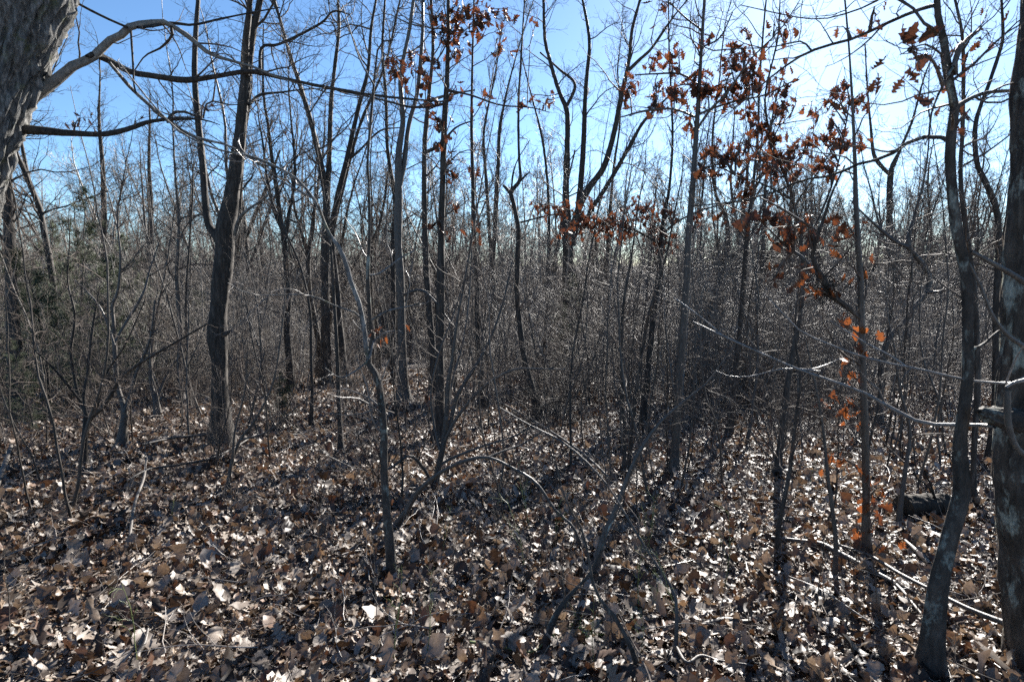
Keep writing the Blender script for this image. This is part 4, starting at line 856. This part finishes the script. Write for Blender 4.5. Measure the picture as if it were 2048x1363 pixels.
stick('long grey fallen branch slanting down to the foot of the right edge trunk', [(1676, 1117, 4), (1738, 1141, 5), (1796, 1179, 6), (1865, 1217, 6), (1934, 1255, 7), (2027, 1297, 10)], 0.10)
stick('thinner fallen branch lying left of the lichen spotted trunk', [(1540, 1092, 6), (1600, 1100, 7), (1640, 1108, 9), (1676, 1126, 9), (1745, 1164, 8), (1790, 1190, 6), (1840, 1250, 5)], 0.06)
stick('stout short fallen branch on leaves at the lower right of centre', [(1400, 1275, 11), (1445, 1265, 14), (1490, 1266, 10), (1530, 1250, 6), (1565, 1234, 4)], 0.05)
stick('curved pale stick at the bottom right edge of the leaf litter', [(1350, 1320, 6), (1372, 1355, 6), (1400, 1340, 5), (1440, 1350, 4), (1505, 1360, 4)], 0.07)
stick('pale sunlit stick leaning at the left edge', [(-6, 985, 8), (14, 955, 7), (28, 935, 5)], 0.03, rise=0.25, forks=1)
stick('pale upright crooked stick among leaves at lower left', [(258, 1110, 5), (264, 1080, 5), (275, 1040, 5), (292, 1005, 4), (298, 975, 3)], 0.02, rise=0.3, forks=3)
stick('forked pale twig at the bottom left', [(278, 1362, 8), (277, 1335, 8), (292, 1320, 6), (300, 1300, 4)], 0.02, rise=0.1, forks=2)
stick('thin pale stick slanting over leaves in front of the arch', [(880, 922, 8), (905, 960, 7), (940, 1000, 6), (965, 1036, 5)], 0.03, rise=-0.01, forks=1)
stick('long thin pale branch slanting through the centre litter', [(1000, 815, 4), (1060, 852, 5), (1115, 888, 5), (1170, 930, 5), (1220, 980, 5)], 0.12, forks=6)
stick('broken stick lying between the lichen spotted trunk and the orange leaved oak', [(1808, 1098, 5), (1830, 1120, 7), (1858, 1150, 8)], 0.06, forks=0)
stick('short broken stick on leaves below the orange leaved oak', [(1570, 1092, 5), (1590, 1078, 6), (1600, 1070, 5)], 0.06, forks=0)
stick('grey branch lying on the litter right of the forked trunk foot', [(285, 905, 4), (350, 890, 5), (420, 880, 4), (455, 850, 3)], 0.1, forks=4)
stick('dead branch on the litter in front of the forked dark trunk', [(255, 985, 3), (300, 960, 4), (360, 950, 4), (440, 930, 4), (520, 880, 3)], 0.12, forks=5)
stick('dark stick on the shaded leaves at bottom centre', [(940, 1300, 5), (1000, 1310, 5), (1060, 1320, 4), (1090, 1300, 3)], 0.04, m=M_BRIAR, forks=0)

# small fallen twigs nobody would count
tk = []
for i in range(6):
    x = MB(); P = grow([[0, 0, 0]], [[1, 0, 0.03]], np.array([0.4]), 7, 0.16, 0.0); R = taper([0.0035], 7, 0.4); x.tubes(P, R, 4)
    branch_out(x, P, R, np.array([3]), 0.2, 0.9, 0.16, sub=(1, 0), minr=0.001, n=(5, 3, 3)); tk.append(bpy.data.objects.new('fallen_twig', x.mesh('fallen_twig', [M_TWIG, M_TWIGP][i % 2])))
n = 2600; yy = 1.8 + 13 * rng.random(n) ** 0.8; xx = rng.uniform(-1, 1, n) * (0.95 * yy + 1)
points_cloud('twig_litter', np.column_stack([xx, yy, height(xx, yy) + 0.055]), np.column_stack([rng.normal(0, .15, n), rng.normal(0, .12, n), rng.uniform(0, 6.28, n)]), rng.uniform(0.4, 1.5, n), rng.integers(0, 6, n), tk, 'stuff', 'small dry twigs scattered over the fallen leaves', ground)

# dark hollow log on the right
g = ground_at(1858, 1040); off = g.copy()
root = empty('fallen_log', off.tolist(), 'dark rotten log lying behind the lichen spotted trunk', 'log')
x = MB(); L = 0.36 * 1.0
Pl = np.stack([np.linspace(-0.21, 0.24, 30), np.linspace(0.05, 0.12, 30), np.full(30, 0.10)], 1)
bark_tube(x, Pl, np.linspace(0.115, 0.10, 30), 40, 0.02, 6, 14, 3, 0.3)
n0 = len(x.v[0]); x.add(np.vstack([x.v[0][:40], Pl[:1]]), None, [(k, (k + 1) % 40, 40) for k in range(40)]); x.add(np.vstack([x.v[0][-40:], Pl[-1:]]), None, [((k + 1) % 40, k, 40) for k in range(40)])
x.obj('log', M_ROT, root)
y = MB(); y.tubes(grow(np.tile([[0.1, 0.05, 0.15]], (3, 1)), rng.normal(size=(3, 3)) + [0, 0, 1.0], np.full(3, 0.3), 6, 0.2, 0), np.full((3, 6), 0.008), 6); y.obj('stub', M_ROT, root)

g = ground_at(160, 770); root = empty('fallen_log', g.tolist(), 'long mossy log lying across the litter below the cedars', 'log')
x = MB(); Pl = np.stack([np.linspace(0, 4.2, 60), np.linspace(0, 0.5, 60) , np.zeros(60)], 1)
Pl[:, 2] = height(Pl[:, 0] + g[0], Pl[:, 1] + g[1]) - g[2] + 0.09
bark_tube(x, Pl, np.linspace(0.11, 0.07, 60), 16, 0.015, 7, 7, 4, 0.2); x.obj('log', M_DARK, root)
y = MB(); branch_out(y, Pl[None], np.full((1, 60), 0.05), np.array([9]), 0.1, 1, 0.8, sub=(4, 2)); y.obj('twigs', M_TWIG, root, kind='stuff')

# brush heap near the snag
g = ground_at(1100, 850); root = empty('brush_heap', g.tolist(), 'dark tangled heap of dead twigs at the foot of the crooked snag', 'brush heap')
x = MB(); st = np.column_stack([rng.normal(0, 0.30, 260), rng.normal(0, 0.3, 260), np.abs(rng.normal(0, 0.32, 260))])
x.tubes(grow(st, rng.normal(size=(260, 3)) * [1, 1, 0.6], rng.uniform(0.3, 0.9, 260), 8, 0.28, -0.02), np.tile(np.linspace(0.006, 0.002, 8), (260, 1)), 4)
x.obj('twigs', M_DARK, root, kind='stuff')

# green grass tuft
g = ground_at(1148, 1278); root = empty('grass_tuft', g.tolist(), 'small tuft of green grass blades at the bottom centre', 'grass')
x = MB(); nb = 60
st = np.column_stack([rng.normal(0, 0.035, nb), rng.normal(0, 0.02, nb), np.full(nb, 0.0)])
dd = np.column_stack([rng.normal(0.35, 0.5, nb), rng.normal(-0.1, 0.4, nb), np.full(nb, 0.9)])
x.tubes(grow(st, dd, rng.uniform(0.10, 0.22, nb), 7, 0.06, -0.22), np.tile(np.linspace(0.0016, 0.0004, 7), (nb, 1)), 3)
x.obj('blades', M_GRASS, root, kind='stuff')

# ------------------------------------------------------------------ tree kinds, then copies
def template(mk):
    """a dict of (name, mesh, kind) made once"""
    return mk()
def tree_kind(hgt, r, minr, nl=2.2, blen=2.6, sub=(8, 6), fork=None, lean=0.05, m=M_DARK, t0=0.3, sides=9, trop=0.06, ang=0.85, tn=22, flat=0.0, tw=M_TWIG):
    tr = MB(); cr = MB()
    P = grow([[0, 0, -0.15]], [[rng.normal(0, lean), rng.normal(0, lean), 1]], np.array([hgt]), tn, 0.08, 0.085)
    R = np.maximum(taper([r], tn, 0.12, 1.1), minr)
    R[:, 0] *= 1.5; R[:, 1] *= 1.1
    tr.tubes(P, R, sides)
    stems = [(P, R)]
    if fork:
        for f in range(fork):
            pos, d, rad, t, _ = sprout(P, R, 1, 0.3, 0.55, 0.42, 0.1)
            A = grow(pos, d, np.array([hgt * 0.6 * rng.uniform(.7, 1)]), 14, 0.07, 0.08); RA = np.maximum(taper(rad * 0.75, 14, 0.15), minr)
            tr.tubes(A, RA, sides); stems.append((A, RA))
    for (A, RA) in stems:
        L = length(A[0])
        branch_out(cr, A, RA, np.array([int(nl * L)]), t0, 1.0, blen, sub=sub, minr=minr, trop=trop, wob=0.23, ang=ang, flat=flat)
    return tr.mesh('trunk', m), cr.mesh('crown', tw)
def place(kind, name, loc, rz, sc, label, cat, group):
    root = empty(name, loc, label, cat, group); root.rotation_euler = (0, 0, rz); root.scale = (sc,) * 3
    for nm, me, kd in kind:
        o = bpy.data.objects.new(nm, me); scene.collection.objects.link(o); o.parent = root
        if kd: o['kind'] = kd
    return root

mid_kinds = []
for i in range(7):
    t, c = tree_kind(rng.uniform(11, 15), rng.uniform(0.09, 0.15), 0.0045, nl=3.2, blen=2.6, sub=(6, 4), t0=0.2, fork=[0, 1, 2, 1, 0, 2, 1][i], m=[M_DARK, M_GREY][i % 2])
    mid_kinds.append([('trunk', t, None), ('crown', c, 'stuff')])
sap_kinds = []
for i in range(8):
    t, c = tree_kind(rng.uniform(3.0, 6.0), rng.uniform(0.016, 0.032), 0.0014, nl=5.5, blen=1.15, sub=(5, 3), fork=[0, 1, 0, 2, 1, 0, 1, 0][i], m=M_GREY, t0=0.12, sides=7, trop=0.02, ang=1.05, tn=16, lean=0.16, flat=0.4, tw=M_TWIG)
    sap_kinds.append([('stem', t, None), ('twigs', c, 'stuff')])
shrub_kinds = []
for i in range(5):
    x = MB(); y = MB()
    ns = 7
    P = grow(rng.normal(0, 0.04, (ns, 3)) * [1, 1, 0] - [0, 0, 0.05], np.column_stack([rng.normal(0, 0.5, ns), rng.normal(0, 0.5, ns), np.ones(ns)]), rng.uniform(1.0, 2.3, ns), 12, 0.13, 0.05)
    R = taper(rng.uniform(0.006, 0.012, ns), 12, 0.25)
    x.tubes(P, R, 6); branch_out(y, P, R, 13, 0.1, 1, 0.65, sub=(5, 3), minr=0.0014, trop=0.02, wob=0.18)
    shrub_kinds.append([('stem', x.mesh('stem', M_GREY), None), ('twigs', y.mesh('twigs', M_TWIG), 'stuff')])

ZONES = [(-9999, 243, 'left of the small forked tree'), (243, 440, 'between small forked tree and forked dark trunk'), (440, 755, 'between forked dark trunk and crooked sapling'),
         (755, 880, 'between crooked sapling and blackish oak'), (880, 1137, 'between blackish oak and four limbed trunk'), (1137, 1360, 'between four limbed trunk and straight grey oak'),
         (1360, 1724, 'between straight grey oak and orange leaved oak'), (1724, 1925, 'between orange leaved oak and lichen spotted trunk'), (1925, 9999, 'right of the lichen spotted trunk')]
def zone(px):
    for a, b, z in ZONES:
        if a <= px < b: return z
ORD = ['', 'second', 'third', 'fourth', 'fifth', 'sixth', 'seventh', 'eighth', 'ninth', 'tenth', 'eleventh', 'twelfth', 'thirteenth', 'fourteenth', 'fifteenth', 'sixteenth', 'seventeenth', 'eighteenth', 'nineteenth', 'twentieth', 'twenty-first', 'twenty-second', 'twenty-third', 'twenty-fourth', 'twenty-fifth', 'twenty-sixth', 'twenty-seventh', 'twenty-eighth', 'twenty-ninth', 'thirtieth', 'thirty-first', 'thirty-second', 'thirty-third', 'thirty-fourth', 'thirty-fifth']
rows = {}
def enlist(o, px, plural, singular):
    rows.setdefault((plural, zone(px)), []).append((px, o, singular))
def name_rows():
    """labels by order in the picture, for things that differ in nothing else"""
    for (plural, z), L in rows.items():
        L.sort(key=lambda r: r[0]); n = len(L)
        for i, (px, o, sg) in enumerate(L):
            if n == 1: lb = f'{sg} {z}'
            elif i == 0: lb = f'leftmost of the {plural} {z}'
            elif i == n - 1: lb = f'rightmost of the {plural} {z}'
            elif i < 35: lb = f'{ORD[i]} from left of the {plural} {z}'
            else: lb = f'one of the {plural} at the right {z}'
            o['label'] = lb; o['group'] = f'{plural} {z}'

used = []
def spot(px, Yv):
    x = at(px, 600, Yv)[0]; return [x, Yv, float(height(x, Yv))]
# mid distance trees
def dens_mid(px): return 1.0 if px < 420 else (0.7 if px < 760 else (0.55 if px < 1250 else 0.8))
cnt = 0
while cnt < 205:
    px = rng.uniform(-160, 2210); Yv = 15 + 55 * rng.random() ** 0.7
    if rng.random() > dens_mid(px): continue
    if any(abs(px - a) < 9 + 60 / Yv * 4 and abs(Yv - b) < 12 for a, b in used): continue
    used.append((px, Yv)); k = int(rng.integers(len(mid_kinds)))
    sc = rng.uniform(0.7, 1.1)
    if 860 < px < 1260: sc *= 0.8
    o = place(mid_kinds[k], 'bare_tree', spot(px, Yv), rng.uniform(0, 6.28), sc, None, 'tree', None)
    enlist(o, px, 'small far trees' if Yv > 32 else 'slender bare trees', 'small far tree' if Yv > 32 else 'slender bare tree')
    cnt += 1
# saplings of the understorey
cnt = 0
while cnt < 150:
    px = rng.uniform(-120, 2170); Yv = 8.5 + 28 * rng.random() ** 1.1
    if Yv < 8 and (px < 760 or rng.random() < 0.5) : continue
    if rng.random() > (0.6 if px < 700 else 0.75 if px < 1250 else 1.0): continue
    k = int(rng.integers(len(sap_kinds)))
    o = place(sap_kinds[k], 'bare_sapling', spot(px, Yv), rng.uniform(0, 6.28), rng.uniform(0.55, 1.05), None, 'sapling', None)
    enlist(o, px, 'nearer thin saplings' if Yv < 14 else 'far thin saplings', 'nearer thin bare sapling' if Yv < 14 else 'far thin sapling')
    cnt += 1
cnt = 0
while cnt < 55:
    px = rng.uniform(-100, 2150); Yv = 5.5 + 20 * rng.random()
    if Yv < 8 and 1000 < px < 1500: continue
    k = int(rng.integers(len(shrub_kinds)))
    o = place(shrub_kinds[k], 'bare_shrub', spot(px, Yv), rng.uniform(0, 6.28), rng.uniform(0.5, 1.05), None, 'shrub', None)
    enlist(o, px, 'low twiggy shrubs', 'low twiggy shrub')
    cnt += 1
# seedlings sticking out of the litter
seed_kinds = []
for i in range(5):
    x = MB(); P = grow([[0, 0, -0.03]], [[rng.normal(0, .15), rng.normal(0, .15), 1]], np.array([rng.uniform(0.35, 0.75)]), 9, 0.09, 0.02); R = taper([0.0034], 9, 0.35)
    x.tubes(P, R, 5); branch_out(x, P, R, np.array([5]), 0.35, 1, 0.22, sub=(2, 0), minr=0.0009)
    seed_kinds.append(x.mesh('seedling', [M_TWIG, M_BRIAR, M_DARK, M_TWIG, M_DARK][i]))
for i in range(90):
    px = rng.uniform(20, 2030); py = rng.uniform(930, 1350); g = ground_at(px, py)
    o = bpy.data.objects.new('seedling', seed_kinds[int(rng.integers(5))]); scene.collection.objects.link(o)
    o.location = g; o.rotation_euler = (rng.normal(0, .12), rng.normal(0, .12), rng.uniform(0, 6.28)); o.scale = (rng.uniform(0.5, 1.2),) * 3
    tag(o, None, 'seedling')
    enlist(o, px, 'seedlings low down' if py > 1180 else 'seedlings higher up', 'lone seedling low down' if py > 1180 else 'lone seedling higher up')

whip_kinds = []
for i in range(7):
    t, c = tree_kind(rng.uniform(2.6, 5.0), rng.uniform(0.009, 0.017), 0.0012, nl=4.5, blen=0.6, sub=(3, 3), m=M_DARK if i % 2 else M_GREY, t0=0.25, sides=6, trop=0.05, ang=0.85, tn=20, lean=0.12, tw=M_TWIG)
    whip_kinds.append([('stem', t, None), ('twigs', c, 'stuff')])
for i in range(118):
    px = rng.uniform(-40, 2080) if i % 3 == 0 else rng.uniform(960, 1960); Yv = 4.6 + 9.5 * rng.random() ** 1.2
    o = place(whip_kinds[i % 7], 'bare_whip', spot(px, Yv), rng.uniform(0, 6.28), rng.uniform(0.6, 1.1), None, 'sapling', None)
    enlist(o, px, 'dark upright whips', 'dark upright whip')
name_rows()

# cedars
ck = []
for i in range(3):
    x = MB(); y = MB(); H = rng.uniform(4.0, 5.5)
    P = grow([[0, 0, -0.1]], [[0, 0, 1]], np.array([H]), 20, 0.03, 0.03); R = taper([0.05], 20, 0.1)
    x.tubes(P, R, 8)
    pos, d, rad, t, _ = sprout(P, R, 68, 0.06, 0.98, 1.25, 0.2)
    L = (1.5 * (1 - t) + 0.25) * rng.uniform(0.6, 1.1, len(pos))
    A = grow(pos, d, L, 8, 0.10, 0.03); x.tubes(A, np.maximum(taper(rad * 0.3, 8, 0.3), 0.002), 4)
    p2, d2, r2, t2, i2 = sprout(A, np.full(A.shape[:2], 0.002), 9, 0.2, 1, 0.7); Bq = grow(p2, d2, L[i2] * 0.3 * rng.uniform(.5, 1.2, len(p2)), 5, 0.14, 0.03)
    y.tubes(Bq, np.full(Bq.shape[:2], 0.004), 3)
    p3, d3, r3, t3, i3 = sprout(Bq, np.full(Bq.shape[:2], 0.003), 11, 0.05, 1, 0.6); Cq = grow(p3, d3, rng.uniform(0.06, 0.20, len(p3)), 2, 0.15, 0.02)
    y.tubes(Cq, np.tile(np.array([0.0045, 0.0015]), (len(Cq), 1)), 3)
    ck.append([('trunk', x.mesh('trunk', M_DARK), None), ('foliage', y.mesh('foliage', M_CEDAR), 'stuff')])
for (px, Yv, sc, k, lab) in [(140, 13.5, 0.95, 0, 'tallest dark green cedar between the left edge trunk and the small forked tree'), (75, 12, 0.75, 1, 'green cedar right beside the dark trunk at the left edge'), (210, 16, 0.95, 2, 'faint green cedar behind the small forked tree'),
                              (20, 16, 1.0, 2, 'green cedar behind the dark trunk at the left edge'), (552, 10.0, 0.24, 1, 'little green cedar on the litter right of the forked dark trunk'), (1128, 20, 0.75, 0, 'dim cedar in front of the broad four limbed trunk'), (38, 9.5, 0.30, 0, 'small low green cedar at the foot of the left edge trunk'),
                              (110, 19, 1.2, 1, 'far cedar rising behind the other cedars at left'), (285, 18, 0.9, 0, 'dim cedar among stems between the cedars and the forked dark trunk'), (385, 22, 0.85, 2, 'faint cedar just left of the forked dark trunk'), (330, 27, 1.0, 1, 'farthest dim cedar behind the short vee forked trunk')]:
    place(ck[k], 'cedar_tree', spot(px, Yv), rng.uniform(0, 6.28), sc, lab, 'tree', 'cedars in the wood')

# undergrowth and far woods: masses nobody could count
und = [MB() for _ in range(8)]
for q, x in enumerate(und):
    ns = [3, 7, 5, 9, 4, 6, 3, 8][q]; hi = [5.5, 2.2, 4.0, 1.6, 6.5, 2.8, 7.0, 3.4][q]
    P = grow(rng.normal(0, 0.7, (ns, 3)) * [1, 1, 0], np.column_stack([rng.normal(0, 0.2, ns), rng.normal(0, 0.2, ns), np.ones(ns)]), hi * rng.uniform(0.55, 1.1, ns), 12, 0.09, 0.05)
    R = taper(rng.uniform(0.008, 0.014, ns) * (0.7 + hi * 0.16), 12, 0.2); x.tubes(P, R, 5)
    branch_out(x, P, R, int(6 + hi * 2.2), 0.1, 1, 0.5 + 0.16 * hi, sub=(5, 3), minr=0.0024, trop=0.03, wob=0.17, flat=0.3)
uo = [bpy.data.objects.new('undergrowth_kind', x.mesh('undergrowth_kind', M_BRUSH)) for x in und]
n = 3300; Yv = 14.5 + 66 * rng.random(n) ** 1.15; px = rng.uniform(-250, 2300, n)
k = rng.random(n) < np.where(px > 1000, 1.0, 0.72) * np.where((px > 780) & (px < 1000) & (Yv < 17), 0.4, 1); k &= vnoise(np.stack([(px - 1024) / F * Yv * 0.22, Yv * 0.16, px * 0], 1), 8) > rng.uniform(0.25, 0.6, n); n = int(k.sum()); Yv = Yv[k]; px = px[k]
xw = (px - 1024) / F * Yv
points_cloud('undergrowth', np.column_stack([xw, Yv, height(xw, Yv)]), np.column_stack([rng.normal(0, .08, n), rng.normal(0, .08, n), rng.uniform(0, 6.28, n)]), rng.uniform(0.6, 1.25, n), rng.integers(0, 8, n), uo, 'stuff', 'grey bare undergrowth filling the wood beyond the litter')

far_o = []
for i in range(6):
    t = MB(); H = rng.uniform(10, 15)
    P = grow([[0, 0, -0.3]], [[rng.normal(0, .05), rng.normal(0, .05), 1]], np.array([H]), 10, 0.06, 0.03); R = np.maximum(taper([0.14], 10, 0.15), 0.012)
    t.tubes(P, R, 5); branch_out(t, P, R, np.array([30]), 0.2, 1, 3.0, sub=(8, 4), minr=0.009, trop=0.09, wob=0.15, n=(5, 4, 3))
    far_o.append(bpy.data.objects.new('far_tree_kind', t.mesh('far_tree_kind', M_BRUSH)))
n = 4600; Yv = 50 + 420 * rng.random(n) ** 1.3; px = rng.uniform(-350, 2400, n)
xw = (px - 1024) / F * Yv
points_cloud('distant_woods', np.column_stack([xw, Yv, height(xw, Yv)]), np.column_stack([rng.normal(0, .04, n), rng.normal(0, .04, n), rng.uniform(0, 6.28, n)]), rng.uniform(0.65, 1.15, n) * (1 + 0.42 * np.clip((170 - Yv) / 110, 0, 1) * rng.random(n)), rng.integers(0, 6, n), far_o, 'stuff', 'grey leafless woods covering the slope and ridge in the distance')
